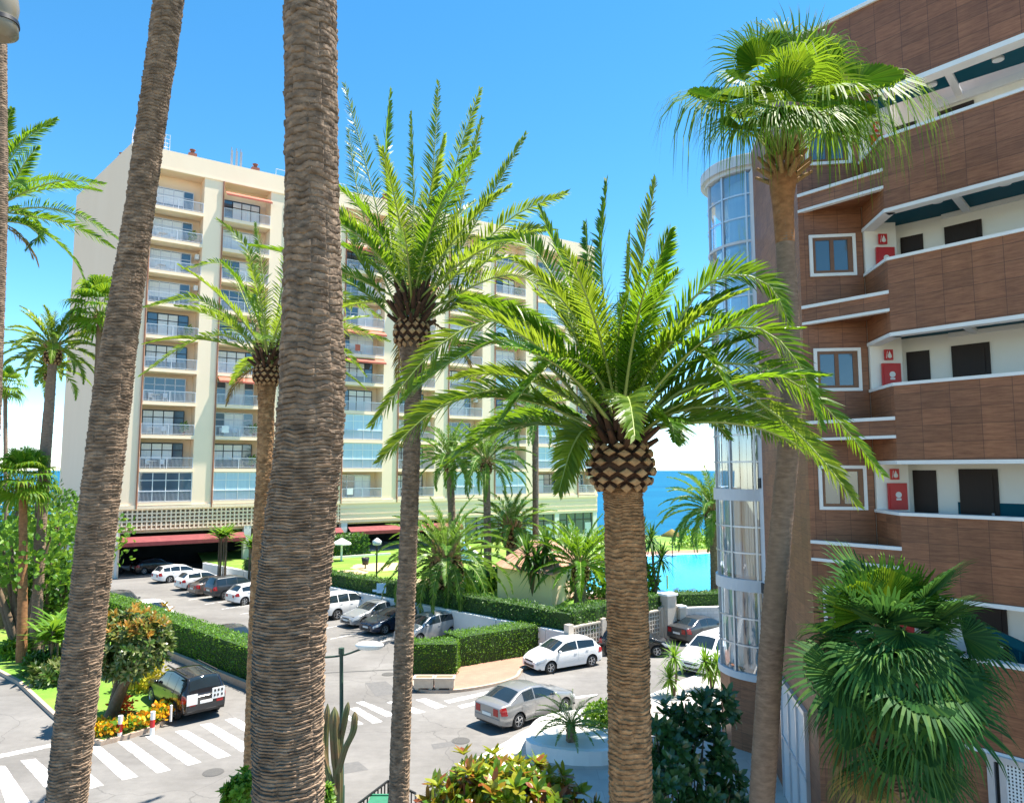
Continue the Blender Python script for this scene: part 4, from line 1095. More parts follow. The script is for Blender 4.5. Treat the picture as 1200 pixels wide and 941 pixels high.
for i, zt in enumerate(TOPS):
    mb = MB(); mb.wall(FP(FAR), PE, zt - 1.75, zt, -.22); mb.wall(PE, Q0 + V((0, -.02)), zt - 1.75, zt, -.22)
    pa = bw.part('parapet', mb, M_['wood'], uv=True)
    mb = MB(); mb.wall(FP(FAR) - FN * .04, PE - FN * .04, zt + .002, zt + .075, -.30); mb.wall(PE - V((.04, 0)), Q0 - V((.04, .02)), zt + .002, zt + .075, -.30)
    mb.wall(FP(FAR) - FN * .03, PE - FN * .03, zt - 1.84, zt - 1.752, -.28); mb.wall(PE - V((.03, 0)), Q0 - V((.03, .02)), zt - 1.84, zt - 1.752, -.28)
    bw.part('coping', mb, M_['trim'], under=pa)
    mb = MB(); mb.wall(FP(FAR, .222), PE + FN * .222, zt - 1.0, zt - .002, -.015); bw.part('bounce_lining', mb, M_['galwhite'], under=pa)  # white sheet added inside the parapet to bounce light into the corridor
    # triangular ledge with two white edges
    zl = zt - 1.16
    tri = [tuple(C0), tuple(PE), tuple(Q0)]
    mb = MB(); mb.prism([tuple(C0 + FN * .03), tuple(PE + FN * .03), tuple(Q0)], zl, zl + .36); le = bw.part('ledge', mb, M_['wood'], uv=True)
    mb = MB(); mb.wall(PE - FN * .02, C0 - FN * .02, zl + .36, zl + .44, -.14); mb.wall(PE - FN * .02, C0 - FN * .02, zl - .07, zl, -.14); bw.part('edge_trim', mb, M_['trim'], under=le)
    # floor / ceiling of the corridor
    poly = [tuple(FP(FAR, .2)), tuple(FP(-.25, .2)), (9.3, 18.2), (10.0, 18.55), tuple(FP(-.75, 1.95)), tuple(FP(FAR, 1.95))]
    mb = MB(); mb.prism(poly, zt - 1.3, zt - .98); bw.part('corridor_floor', mb, M_['galwhite'])
    mb = MB(); mb.prism(poly, zt - 1.62, zt - 1.32); ce = bw.part('corridor_ceiling', mb, M_['teal'] if i >= 2 else M_['white'])
    mb = MB()
    for t_ in (-1.6, -3.4, -5.2): p, q = FP(t_, .15), FP(t_ + .25, 2.0); mb.beam((p.x, p.y, zt - 1.66), (q.x, q.y, zt - 1.66), .16, .1)
    mb.wall(FP(FAR, 1.85), FP(-.8, 1.85), zt - 1.72, zt - 1.6, -.09); bw.part('beam', mb, M_['trim'], under=ce)
    mb = MB()
    for t_ in (-1.1, -2.5, -4.2): p = FP(t_, .75); mb.tube([(p.x, p.y, zt - 1.66), (p.x, p.y, zt - 1.6)], .12, 14)
    bw.part('ceiling_light', mb, M_['trim'], under=ce)
    # back and end walls
    zc = zt - 1.3 + 3.03 - .3
    mb = MB(); mb.wall(FP(FAR, 1.95), FP(-.75, 1.95), zt - 1.0, zc + .3, -.2); mb.wall(FP(-.75, 1.95), (9.95, 18.6), zt - 1.0, zc + .3, -.2); bwall = bw.part('corridor_wall', mb, M_['galwhite'])
    if i < 2:
        mb = MB(); mb.wall(FP(FAR, 1.93), FP(-.77, 1.93), zt - .97, zt + .28 if i else zt + .2, -.018); bw.part('dado', mb, M_['teal'], under=bwall)
    # doors
    for t_ in (-1.65, -5.2):
        a, b2 = FP(t_, 1.90), FP(t_ + .82, 1.90); mb = MB(); mb.wall(a, b2, zt - .98, zt + 1.08, -.049); dr = bw.part('door', mb, M_['doorbrown'])
        a3, b3 = FP(t_ + .06, 1.885), FP(t_ + .76, 1.885); mb = MB(); mb.wall(FP(t_ + .1, 1.88), FP(t_ + .72, 1.88), zt - .85, zt - .1, -.018); mb.wall(FP(t_ + .1, 1.88), FP(t_ + .72, 1.88), zt + .05, zt + .95, -.018); bw.part('panel', mb, M_['doorbrown'], under=dr)
        p = FP(t_ + .12, 1.85); mb = MB(); mb.ell((p.x, p.y, zt + .02), (.035, .035, .035), 8, 6); bw.part('handle', mb, M_['alu'], under=dr)
    p, q = V(FP(-.75, 1.95)), V((9.95, 18.6)); d_ = (q - p).normalized(); nn = V((d_.y, -d_.x)) * -1
    nn = V((-d_.y, d_.x)); a, b2 = p + d_ * .42 + nn * .03, p + d_ * .95 + nn * .03
    mb = MB(); mb.wall(a, b2, zt - .98, zt + 1.05, -.05); bw.part('door', mb, M_['doorbrown'])
    # white pier with fire cabinet
    mb = MB(); mb.wall(Q0 + V((.0, -.10)), Q1 + V((0, -.10)), zt - 1.3, zc + .28, .5); pr = bw.part('pier', mb, M_['galwhite'])
    mb = MB(); cx, cy = 9.66, 18.10; mb.box((cx, cy, zt + .40), (.47, .06, .66)); mb.box((cx, cy - .03, zt + .40), (.41, .03, .58)); fc = bw.part('fire_cabinet', mb, M_['red'])
    mb = MB(); mb.tube([(cx, cy - .05, zt + .44), (cx, cy - .062, zt + .44)], .075, 16); mb.beam((cx - .06, cy - .055, zt + .33), (cx + .06, cy - .055, zt + .33), .012, .05); bw.part('emblem', mb, M_['trim'], under=fc)
    mb = MB(); mb.box((cx - .05, cy - .005, zt + .95), (.22, .03, .27)); sg = bw.part('fire_sign', mb, M_['red'])
    mb = MB(); mb.lathe([(.001, .10), (.03, .03), (.055, -.02), (.05, -.07), (.001, -.09)], 10, Matrix.Translation((cx - .03, cy - .022, zt + .95)) @ Matrix.Scale(.25, 4, (0, 1, 0))); mb.beam((cx - .12, cy - .021, zt + .86), (cx - .09, cy - .021, zt + 1.04), .006, .03); bw.part('flame_mark', mb, M_['trim'], under=sg)
    # window
    d_ = (Q0 - C0).normalized(); nn = V((d_.y, -d_.x))
    wa, wb2 = C0 + d_ * .26, C0 + d_ * 1.42; z0, z1 = zt + .05, zt + 1.17
    def seg(mb, u0, u1, v0, v1, o0, o1): a, b2 = C0 + d_ * u0 + nn * o0, C0 + d_ * u1 + nn * o0; mb.wall(a, b2, v0, v1, o0 - o1)
    u0, u1 = .24, 1.40
    mb = MB(); 
    for (a, b2, c, e) in ((u0, u1, z0, z0 + .08), (u0, u1, z1 - .08, z1), (u0, u0 + .08, z0 + .08, z1 - .08), (u1 - .08, u1, z0 + .08, z1 - .08)): seg(mb, a, b2, c, e, .07, .0)
    fr = bw.part('window', mb, M_['trim'])
    mb = MB(); ui, uj, zi, zj = u0 + .082, u1 - .082, z0 + .082, z1 - .082
    for (a, b2, c, e) in ((ui, uj, zi, zi + .07), (ui, uj, zj - .07, zj), (ui, ui + .07, zi + .07, zj - .07), (uj - .12, uj, zi + .07, zj - .07), ((ui + uj) / 2 - .07, (ui + uj) / 2 + .03, zi + .07, zj - .07)): seg(mb, a, b2, c, e, .045, .0)
    bw.part('frame', mb, M_['frame_wood'], under=fr)
    mb = MB(); seg(mb, ui + .06, uj - .1, zi + .06, zj - .06, .02, .0); bw.part('pane', mb, M_['glass'], under=fr)
# lower front wall, down to the ground
mb = MB(); mb.wall(FP(FAR), PE, 0, TOPS[0] - 1.86, -.22); mb.wall(PE, Q0, 0, TOPS[0] - 1.86, -.22); bw.part('base_wall', mb, M_['wood'], uv=True)
# teal stair rail in the lower corridor
mb = MB(); a, b2 = FP(-2.9, .9), FP(-1.4, .9)
mb.beam((b2.x, b2.y, 6.5), (FP(-4, .9).x, FP(-4, .9).y, 5.6), .06, .2)
for k in range(4): p = FP(-1.6 - k * .55, .9); mb.tube([(p.x, p.y, 4.95), (p.x, p.y, 6.3 - k * .2)], .02, 6)
bw.part('stair_rail', mb, M_['teal'])
# perforated screen in a grey frame
t0, t1 = -1.83, -5.2; z0, z1 = .9, 4.0
mb = MB()
for (ta, tb, c, e) in ((t1, t0, z1, z1 + .12), (t1, t0, z0 - .12, z0), (t0 - .22, t0 - .1, z0, z1), (t0 - .01, t0 + .12, z0 - .12, z1 + .12), (t1 - .12, t1, z0 - .12, z1 + .12)): mb.wall(FP(ta, -.12), FP(tb, -.12), c, e, -.12)
sc = bw.part('screen', mb, M_['alu'])
mb = MB(); k = 48
for i in range(k + 1): p = FP(t1 + (t0 - .22 - t1) * i / k, -.07); mb.box((p.x, p.y, (z0 + z1) / 2), (.032, .02, z1 - z0), math.atan2(FD.y, FD.x))
for j in range(45): z = z0 + (z1 - z0) * j / 44; p, q = FP(t1, -.065), FP(t0 - .22, -.065); mb.beam((p.x, p.y, z), (q.x, q.y, z), .016, .032)
bw.part('mesh', mb, M_['trim'], under=sc)
mb = MB(); mb.wall(FP(t1, -.02), FP(t0, -.02), z0, z1, -.01); bw.part('backing', mb, M_['dark'], under=sc)
# glazed entrance in the side wall
wd = (E1 - C1).normalized(); wn = V((-wd.y, wd.x))
def WP(u, o): p = C1 + wd * u + wn * o; return p
mb = MB()
for u in (0, 1.1, 2.2, 3.3): a, b2 = WP(u, .10), WP(u + .10, .10); mb.wall(a, b2, .15, 3.55, .10 * -1)
mb.wall(WP(0, .11), WP(3.4, .11), 3.55, 3.68, -.11); mb.wall(WP(0, .1), WP(3.4, .1), 1.9, 1.96, -.05)
en = bw.part('entrance', mb, M_['alu'])
mb = MB(); mb.wall(WP(.05, .05), WP(3.35, .05), .16, 3.55, -.03); bw.part('glass', mb, M_['greypanel'], under=en)

# glazed corner bay
def cyl(mb, r, z0, z1, a0=0.0, a1=2 * PI, n=48, m=0):
    k = max(2, int(n * (a1 - a0) / (2 * PI)))
    mb.grid(lambda u, v: V((CY.x + r * math.cos(a0 + (a1 - a0) * u), CY.y + r * math.sin(a0 + (a1 - a0) * u), z0 + (z1 - z0) * v)), k, 1, m, True)
def ringslab(mb, r0, r1, z0, z1, n=48, m=0):
    mb.lathe([(r0, z0), (r1, z0), (r1, z1), (r0, z1)], n, Matrix.Translation((CY.x, CY.y, 0)), m, False)
ZB = [2.75, 6.0, 9.2, 12.25, 15.3, 18.35, 21.1]
mb = MB(); ringslab(mb, .1, CRAD, .15, ZB[0] - .12, 9); bw.part('bay_base', mb, M_['wood'], uv=True)
for i, z in enumerate(ZB[:-1]): mb = MB(); ringslab(mb, CRAD - .3, CRAD + (.07 if i < 3 else .03), z - (.12 if i == 0 else .30 if i < 3 else -.02), z + .12); bw.part('bay_band', mb, M_['greypanel'])
mb = MB(); ringslab(mb, .1, CRAD + .12, ZB[-1], ZB[-1] + .14); ringslab(mb, .1, CRAD + .26, ZB[-1] + .14, ZB[-1] + .52); ringslab(mb, .1, CRAD + .18, ZB[-1] + .52, ZB[-1] + .6); bw.part('bay_cap', mb, M_['greypanel'])
m, nt, b_, out = newmat('bay_glass')
b_.inputs['Base Color'].default_value = (.35, .46, .52, 1); b_.inputs['Roughness'].default_value = .03; b_.inputs['Specular IOR Level'].default_value = 1.0
tr = N(nt, 'ShaderNodeBsdfTransparent'); tr.inputs[0].default_value = (.80, .88, .92, 1)
fr_ = N(nt, 'ShaderNodeFresnel'); fr_.inputs[0].default_value = 1.6
gl = N(nt, 'ShaderNodeBsdfGlossy'); gl.inputs['Roughness'].default_value = .02; gl.inputs[0].default_value = (.9, .95, 1, 1)
ms = N(nt, 'ShaderNodeMixShader'); ad = N(nt, 'ShaderNodeMath', operation='ADD'); ad.inputs[1].default_value = .22; nt.links.new(fr_.outputs[0], ad.inputs[0]); nt.links.new(ad.outputs[0], ms.inputs[0])
nt.links.new(tr.outputs[0], ms.inputs[1]); nt.links.new(gl.outputs[0], ms.inputs[2]); nt.links.new(ms.outputs[0], out.inputs[0])
M_['bayglass'] = m
angs = [PI * (1.0 + .17 * k) for k in range(-3, 7)]
for i in range(6):
    z0, z1 = ZB[i] + .12, (ZB[i + 1] - .30 if i < 2 else ZB[i + 1] + .02 if i < 5 else ZB[6])
    mb = MB()
    cyl(mb, CRAD - .02, z0, z1, PI * .45, PI * 2.1, 40); g = bw.part('bay_window', mb, M_['bayglass'])
    mb = MB()
    for k, a in enumerate(angs):
        p = V((CY.x + CRAD * math.cos(a), CY.y + CRAD * math.sin(a))); mb.box((p.x, p.y, (z0 + z1) / 2), (.09, .07, z1 - z0), a)
    for j in (1, 2):
        z = z0 + (z1 - z0) * j / 3; mb.grid(lambda u, v: V((CY.x + (CRAD + .03) * math.cos(PI * (.45 + 1.65 * u)), CY.y + (CRAD + .03) * math.sin(PI * (.45 + 1.65 * u)), z - .03 + .06 * v)), 40, 1, 0, True)
    bw.part('frame', mb, M_['alu'], under=g)
    if i > 2: continue
    for (a0, a1) in ((.55, 1.2), (1.24, 1.46), (1.52, 2.1)):
        mb = MB(); mb.grid(lambda u, v: V((CY.x + (CRAD - .28 + .035 * math.sin(u * 70)) * math.cos(PI * (a0 + (a1 - a0) * u)), CY.y + (CRAD - .28 + .035 * math.sin(u * 70)) * math.sin(PI * (a0 + (a1 - a0) * u)), z0 + .1 + (z1 - z0 - .1) * v)), 120, 1, 0, True); bw.part('curtain', mb, M_['curtain'], under=g)
mb = MB(); mb.tube([(CY.x, CY.y, .2), (CY.x, CY.y, ZB[-1])], 1.0, 16); bw.part('bay_core', mb, M_['bluecurtain'])  # pale blue colour imitates the sky reflected in the upper panes
mb = MB(); mb.wall(E1 + V((-.02, -.1)), E1 + V((.03, .75)), .15, RT - .6, -.4); pl_ = bw.part('pilaster', mb, M_['greypanel'])
for z in (9.55, 5.9, 12.9):
    mb = MB(); mb.box((E1.x - .03, E1.y + .2, z + .0), (.05, .22, .35), .06); bw.part('vent', mb, M_['plastic'], under=pl_)
# body behind, so the block is solid from the side
mb = MB(); mb.prism([tuple(FP(FAR, 2.2)), tuple(FP(-.9, 2.2)), (10.3, 18.9), (8.3, 19.8), (9.2, 25.6), (10.6, 27), (20, 30), (26, 16)], .1, RT - .95); bw.part('building_body', mb, M_['white'])
# ------------------------------------------------------------------ palms near the camera
# main palm with the cut-leaf boss
d = 11.4
path, rr = trunkpts([(728, 560, 46), (730.5, 590, 45), (735, 705, 47), (737, 800, 47), (739.5, 941, 47), (741, 1100, 52)], d)
t = Thing('date_palm', 'date palm in the centre with arching fronds and a pineapple-like boss of cut stalks', 'palm tree', tuple(V((path[0].x, path[0].y, 0))))
t.part('trunk', trunk_mesh(path, rr, .066, .036, 88, 3, 6), M_['bark2'])
bc = D(727.5, 547, d)
mb = MB(); boss(mb, bc, .50, .60, 6, 12); t.part('leaf_base', mb, [M_['boss'], M_['bossdark']])
mb = MB(); stubs(mb, bc + V((0, 0, .38)), .36, .5, 40); t.part('stub', mb, M_['bossdark'])
T1 = [
    ([(712, 500), (676, 400), (645, 320), (612, 283), (566, 283)], 1.0, .5),
    ([(716, 500), (690, 410), (668, 330), (632, 246)], -.6, .9),
    ([(708, 505), (665, 430), (610, 378), (545, 385), (490, 430), (437, 497)], -1.0, .75),
    ([(706, 508), (655, 440), (600, 400), (550, 412), (505, 440), (470, 470)], .9, .6),
    ([(704, 510), (650, 478), (590, 455), (520, 475), (480, 505), (445, 540)], -.5, .55),
    ([(703, 514), (655, 498), (600, 500), (555, 520), (520, 545)], 1.4, .4),
    ([(704, 516), (684, 505), (668, 530), (655, 575)], -1.0, .4),
    ([(720, 500), (712, 400), (704, 300), (711, 213)], .5, .1),
    ([(734, 500), (742, 390), (755, 290), (768, 212)], .3, .15),
    ([(717, 500), (700, 400), (690, 320), (686, 262)], 1.2, .3),
    ([(740, 500), (752, 400), (768, 320), (785, 270)], -.9, .8),
    ([(726, 500), (730, 400), (736, 330), (738, 275)], 1.6, .1),
    ([(738, 500), (775, 420), (812, 350), (855, 322), (902, 335), (925, 380)], -.2, .5),
    ([(741, 502), (785, 440), (835, 392), (890, 385), (935, 425), (962, 500)], -1.0, .45),
    ([(743, 504), (790, 455), (850, 425), (915, 440), (970, 480), (1033, 555)], -.9, .6),
    ([(744, 506), (795, 460), (850, 450), (915, 490), (965, 540), (1003, 590)], -1.4, .5),
    ([(746, 508), (800, 480), (860, 478), (920, 500), (985, 552)], .8, .4),
    ([(746, 512), (790, 495), (850, 492), (910, 508), (950, 525)], 1.7, .3),
    ([(745, 514), (775, 490), (787, 500), (791, 518)], -1.8, .3),
    ([(730, 505), (745, 440), (780, 400), (830, 420), (860, 470)], -2.0, .2),
    ([(722, 505), (700, 440), (660, 420), (620, 450), (590, 490)], -2.0, -.2),
    ([(733, 504), (770, 400), (800, 372), (845, 372), (880, 402)], 1.5, -.5),
    ([(725, 505), (722, 430), (728, 370), (735, 350)], -2.2, .2),
]
date_crown(t, bc + V((0, 0, .35)), 3.3, 26, T1, d, .52, 'frond', 100, True, (.25, 1.35), .021, .030, (.7, 1.35), .22, dry=0)

# slim palm left of centre
d = 15.0
path, rr = trunkpts([(482, 400, 30), (483, 430, 23), (484, 470, 19), (480, 600, 20), (475.5, 705, 21), (471, 820, 22), (467, 941, 23), (464, 1050, 25)], d)
t = Thing('date_palm', 'tall slender date palm whose bare trunk passes right of the dark lamp post', 'palm tree', (path[0].x, path[0].y, 0))
t.part('trunk', trunk_mesh(path, rr, .06, .022, 56, 5, 5), M_['bark'])
bc = D(482.5, 391, d)
mb = MB(); boss(mb, bc, .36, .50, 5, 13); t.part('leaf_base', mb, [M_['boss'], M_['bossdark']])
mb = MB(); stubs(mb, bc + V((0, 0, .35)), .34, .75, 46); t.part('stub', mb, M_['bossdark'])
T2 = [
    ([(474, 372), (450, 280), (428, 190), (404, 100)], .5, .6), ([(476, 372), (458, 270), (452, 180), (457, 107)], -.5, .5), ([(470, 374), (440, 300), (418, 220), (408, 152)], 1.0, .5),
    ([(480, 370), (484, 280), (484, 200), (482, 132)], .8, .1), ([(484, 370), (500, 280), (508, 190), (514, 98)], .2, .3), ([(486, 370), (515, 280), (535, 190), (562, 106)], -.5, .6),
    ([(489, 371), (525, 290), (548, 210), (565, 140)], .8, .7), ([(490, 372), (535, 300), (575, 230), (616, 158)], .4, .6), ([(492, 373), (545, 310), (600, 255), (664, 226)], -.8, .6),
    ([(493, 375), (550, 325), (605, 275), (640, 268)], 1.0, .6), ([(494, 377), (545, 340), (600, 322), (645, 345), (668, 392)], -.6, .5), ([(468, 376), (430, 320), (405, 265), (388, 240)], -.3, .6),
    ([(466, 378), (430, 345), (395, 325), (360, 325)], .8, .5), ([(494, 378), (530, 362), (575, 358), (625, 380)], 1.2, .4), ([(482, 370), (494, 290), (505, 220), (520, 160)], -1.2, .1), ([(480, 370), (470, 290), (462, 220), (440, 160)], 1.4, .3),
]
date_crown(t, bc + V((0, 0, .45)), 3.6, 20, T2, d, .46, 'frond2', 88, True, (.15, 1.35), .021, .024, (.4, 1.1), .16)

# palm behind the big trunk
d = 22.0
path, rr = trunkpts([(313, 448, 22), (312, 480, 18), (310, 560, 19), (306, 640, 20), (302, 760, 21)], d)
t = Thing('date_palm', 'date palm just left of the thick trunk, its crown over the cream balconies', 'palm tree', (path[0].x, path[0].y, 0))
t.part('trunk', trunk_mesh(path, rr, .07, .03, 28, 9, 3), M_['bark2'])
bc = D(313, 440, d)
mb = MB(); boss(mb, bc, .40, .5, 5, 13); t.part('leaf_base', mb, [M_['boss'], M_['bossdark']])
mb = MB(); stubs(mb, bc + V((0, 0, .35)), .36, .6, 36); t.part('stub', mb, M_['bossdark'])
T3 = [([(308, 428), (270, 395), (225, 400), (165, 440)], .6, .6), ([(306, 426), (270, 375), (225, 350), (170, 360)], -.6, .6), ([(308, 424), (290, 360), (262, 310), (215, 315)], .8, .5),
      ([(310, 424), (300, 340), (288, 290), (255, 258)], -.5, .5), ([(312, 424), (310, 350), (305, 300), (300, 262)], .5, .2), ([(318, 426), (350, 370), (395, 345), (445, 372)], .4, .5),
      ([(318, 427), (360, 385), (405, 385), (455, 400)], -.6, .5), ([(317, 426), (345, 350), (375, 290), (400, 255)], .4, .5), ([(318, 428), (360, 400), (400, 410), (428, 440)], -1, .4), ([(316, 424), (330, 340), (345, 270), (350, 240)], -.6, .4)]
date_crown(t, bc + V((0, 0, .4)), 3.5, 18, T3, d, .46, 'frond2', 66, True, (-.1, 1.35), .026, .026, (.5, 1.2), .18)

# thick trunk in the foreground; crown above the picture
d = 8.0
path, rr = trunkpts([(363, -420, 58), (365, -150, 60), (364, 0, 62), (366, 235, 62), (365, 470, 76), (353, 600, 80), (343, 705, 80), (338, 820, 77), (338, 941, 76), (338, 1150, 84)], d, None)
t = Thing('date_palm', 'thick rough brown palm trunk in the foreground, left of the dark lamp post', 'palm tree', (path[0].x, path[0].y, 0))
t.part('trunk', trunk_mesh(path, rr, .068, .036, 104, 1, 7), M_['bark'])
date_crown(t, path[-1] + V((0, 0, .2)), 4.0, 24, (), d, .45, 'frond', 30, False, (-.3, 1.3), .03)
d = 10.5
path, rr = trunkpts([(236, -420, 36), (215, -180, 36), (197.5, 0, 33.5), (181, 120, 32), (165, 235, 32), (146, 360, 36), (131, 470, 41), (116, 600, 41), (104.5, 705, 40), (91, 820, 41), (78, 941, 41), (64, 1080, 44)], d)
t = Thing('date_palm', 'leaning dark palm trunk crossing the left side from bottom to top', 'palm tree', (path[0].x, path[0].y, 0))
t.part('trunk', trunk_mesh(path, rr, .064, .027, 84, 2, 6), M_['bark'])
date_crown(t, path[-1] + V((0, 0, .2)), 3.8, 24, (), d, .42, 'frond', 30, False, (-.3, 1.3), .03)
d = 14.0
path, rr = trunkpts([(3, -260, 13), (1, 50, 13), (1, 235, 14), (-4, 400, 14), (-9, 520, 15), (-22, 800, 16)], d)
t = Thing('date_palm', 'thin dark palm trunk running along the upper left picture edge', 'palm tree', (path[0].x, path[0].y, 0))
t.part('trunk', trunk_mesh(path, rr, .06, .02, 24, 6, 3), M_['bark'])
date_crown(t, path[-1], 3.0, 18, (), d, .4, 'frond', 26, False, (-.3, 1.3), .03)

# palm whose fronds reach in at the upper left
d = 20.0
top = D(-22, 262, d)
t = Thing('date_palm', 'date palm standing left of the view, green fronds reaching in beside the cream end wall', 'palm tree', (top.x, top.y, 0))
t.part('trunk', trunk_mesh([(top.x, top.y, 0), top], [.3, .26], .12, .03, 18, 14, 2), M_['bark'])
T4 = [([(-15, 250), (30, 225), (75, 212), (122, 216)], -.4, .5), ([(-15, 255), (40, 243), (90, 252), (138, 280)], -.8, .5), ([(-18, 245), (10, 190), (35, 160), (66, 140)], .4, .6), ([(-20, 243), (0, 180), (5, 150), (14, 128)], .2, .5),
      ([(-15, 258), (25, 262), (45, 275), (32, 292)], .3, .3), ([(-16, 250), (15, 215), (30, 190), (44, 172)], -.5, .4)]
date_crown(t, top + V((0, 0, .2)), 3.2, 16, T4, d, .48, 'frond', 66, True, (-.3, 1.35), .026, .026, (.6, 1.3), .2)

# fan palm with the shaggy neck, in front of the tiled building
d = 13.5
path, rr = trunkpts([(918, 205, 24), (917, 240, 22), (921, 300, 21), (927, 420, 23), (926, 500, 24), (917, 600, 24), (908, 705, 26), (900, 820, 27), (893, 941, 27), (888, 1100, 29)], d)
t = Thing('fan_palm', 'tall slender fan palm with bright drooping leaves before the tiled building', 'palm tree', (path[0].x, path[0].y, 0))
t.part('trunk', smooth_trunk(path, rr, 28, .075, .008, 4), M_['barkgrey'])
mb = MB(); P = cr([D(918, 205, d), D(917, 225, d), D(918, 250, d), D(920, 285, d)], 12); mb.tube(P, [.25, .26, .25, .24, .225, .21, .2, .195, .19, .186, .182, .178], 20); t.part('bark_sleeve', mb, M_['barkorange'])
hc = D(918, 200, d)
mb = MB(); stubs(mb, hc, .30, .75, 60)
for i in range(120):
    az = i * 2.4; o = V((math.cos(az), math.sin(az), 0)); p = hc + o * .2 + V((0, 0, rnd(-.25, .45))); mb.tube([p, p + o * rnd(.05, .16) + V((0, 0, rnd(-.05, .3)))], [.02, .004], 4, 0)
t.part('fibre_collar', mb, M_['fibre'])
def fanleaf(t, base, hub, ax, up, R, nseg, spread, split, droop, lm='fan', r0=.024):
    m = MB(); base, hub = V(base), V(hub); mid = base.lerp(hub, .55) + V((0, 0, .06 * (hub - base).length))
    m.tube(cr([base, mid, hub], 7), [r0 * (1 - .07 * j) for j in range(7)], 5, 1)
    fan(m, hub, ax, up, R, nseg, spread, split, droop, 0); t.part('frond', m, [M_[lm], M_['rachis']])
Z = V((0, 0, 1))
F4 = [((846, 119), 0, (-1, 0, .08), (0, -.65, .76), 1.50, .8), ((1006, 97), -.3, (1, 0, .16), (0, -.7, .7), 1.72, .8), ((936, 88), .2, (.08, 0, 1), (0, -1, .1), 1.42, .05), ((888, 78), -.2, (-.45, -.1, .9), (0, -1, .2), 1.15, .35), ((958, 72), .3, (.4, .1, .9), (0, -1, .2), 1.15, .4), ((915, 62), .4, (-.1, .2, 1), (0, -1, .3), 1.1, .3), ((875, 115), -.5, (-.8, -.5, -.15), (-.3, -.4, .85), 1.25, .75), ((968, 112), -.6, (.7, -.6, -.1), (.2, -.5, .85), 1.25, .75), ((925, 92), -.7, (.1, -.8, .5), (0, -.5, .85), 1.15, .5), ((905, 128), -.9, (-.35, -.8, -.55), (-.1, -.9, .4), 1.15, .5), ((945, 130), -.9, (.4, -.8, -.5), (.1, -.9, .4), 1.15, .5), ((990, 130), .1, (.95, -.1, -.2), (0, -.7, .7), 1.3, .8),
      ((905, 120), .5, (-.2, .3, 1), (0, -1, .3), 1.15, .25), ((872, 95), .5, (-1, .2, .55), (0, -.6, .8), .95, .7), ((960, 128), .5, (.7, .2, .6), (0, -.8, .5), 1.05, .5), ((975, 150), -.6, (.9, -.3, -.35), (0, -.7, .7), 1.1, .8),
      ((870, 150), -.6, (-.8, -.4, -.3), (0, -.7, .7), 1.0, .8), ((920, 140), -1.0, (0, -1, -.1), (0, -.1, 1), 1.0, .7), ((900, 150), -.9, (-.4, -.9, -.2), (0, -.2, 1), 1.0, .8), ((945, 150), -.9, (.45, -.9, -.2), (0, -.2, 1), 1.0, .8),
      ((925, 110), .9, (.1, 1, .3), (0, -.3, 1), 1.1, .6), ((885, 130), .9, (-.7, .8, -.1), (0, -.2, 1), 1.1, .7), ((965, 140), .8, (.7, .8, -.1), (0, -.2, 1), 1.1, .7), ((955, 100), -.2, (.5, -.2, .9), (0, -1, .3), 1.1, .3), ((915, 118), -.6, (-.1, -.6, .8), (0, -.8, -.5), 1.0, .4)]
for (px, py), dd, ax, up, R, dr in F4:
    hub = D(px, py, d + dd); b0 = hc + (hub - hc).normalized() * .18 + V((0, 0, .1))
    fanleaf(t, b0, hub, V(ax), V(up), R * 1.2, *((14, .42) if dr == .05 else (46, 1.75)), .37, dr)

# big shaded fan palm at the lower right
d = 12.0
hc = D(1044, 778, d); 
t = Thing('fan_palm', 'bushy dark green fan palm in the shade against the brown tiled wall', 'palm tree', (hc.x, hc.y, .15))
t.part('trunk', trunk_mesh([(hc.x, hc.y, .15), hc + V((0, 0, .1))], [.28, .24], .1, .05, 20, 21, 3), M_['bark'])
for i in range(50):
    f = (i + .5) / 50; e = -.95 + 2.3 * f + rnd(-.2, .2); az = i * 2.39996 + rnd(-.35, .35)
    hz = V((math.cos(az), math.sin(az), 0)); dr = hz * math.cos(e) + Z * math.sin(e)
    hub = hc + V((0, 0, .2 * f - .05)) + dr * rnd(.45, 1.1)
    tilt = rnd(-.95, -.25) if e < .15 else rnd(-.55, .25) if e < .75 else rnd(.2, 1.2)
    ax = (hz + Z * tilt + rv() * .38).normalized(); up = (Z + hz * rnd(.1, .7) * (1 if tilt < 0 else -1) + rv() * .45).normalized()
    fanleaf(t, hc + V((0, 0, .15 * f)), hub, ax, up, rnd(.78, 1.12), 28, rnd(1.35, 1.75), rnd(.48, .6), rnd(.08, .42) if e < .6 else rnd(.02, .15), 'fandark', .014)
for (px, py), dd, ax, up in (((1037, 705), -.1, (.0, .05, 1), (0, -1, 0)), ((1062, 712), .1, (.35, 0, 1), (0, -1, 0)), ((1012, 722), -.2, (-.6, 0, .9), (0, -1, .2))):
    fanleaf(t, hc + V((0, 0, .2)), D(px, py, d + dd), V(ax), V(up), .92, 34, 1.3, .6, .15, 'fan', .016)
for (px, py), dd, ax, up in (((1022, 765), -.8, (-.35, -.5, -.8), (-.2, -.8, .5)), ((1070, 760), -.8, (.5, -.4, -.6), (.2, -.9, .4)), ((985, 790), -.5, (-.9, -.3, -.35), (-.1, -.8, .6)), ((1100, 790), -.5, (.8, -.3, -.6), (.3, -.8, .5)), ((1048, 815), -.8, (.1, -.3, -1), (0, -1, .2)), ((1128, 745), -.1, (1, -.2, -.3), (.2, -.6, .7))):
    fanleaf(t, hc + V((0, 0, .1)), D(px, py, d + dd), V(ax), V(up), rnd(.85, 1.05), 28, 1.6, .55, .3 + rnd(-.1, .15), 'fandark', .014)
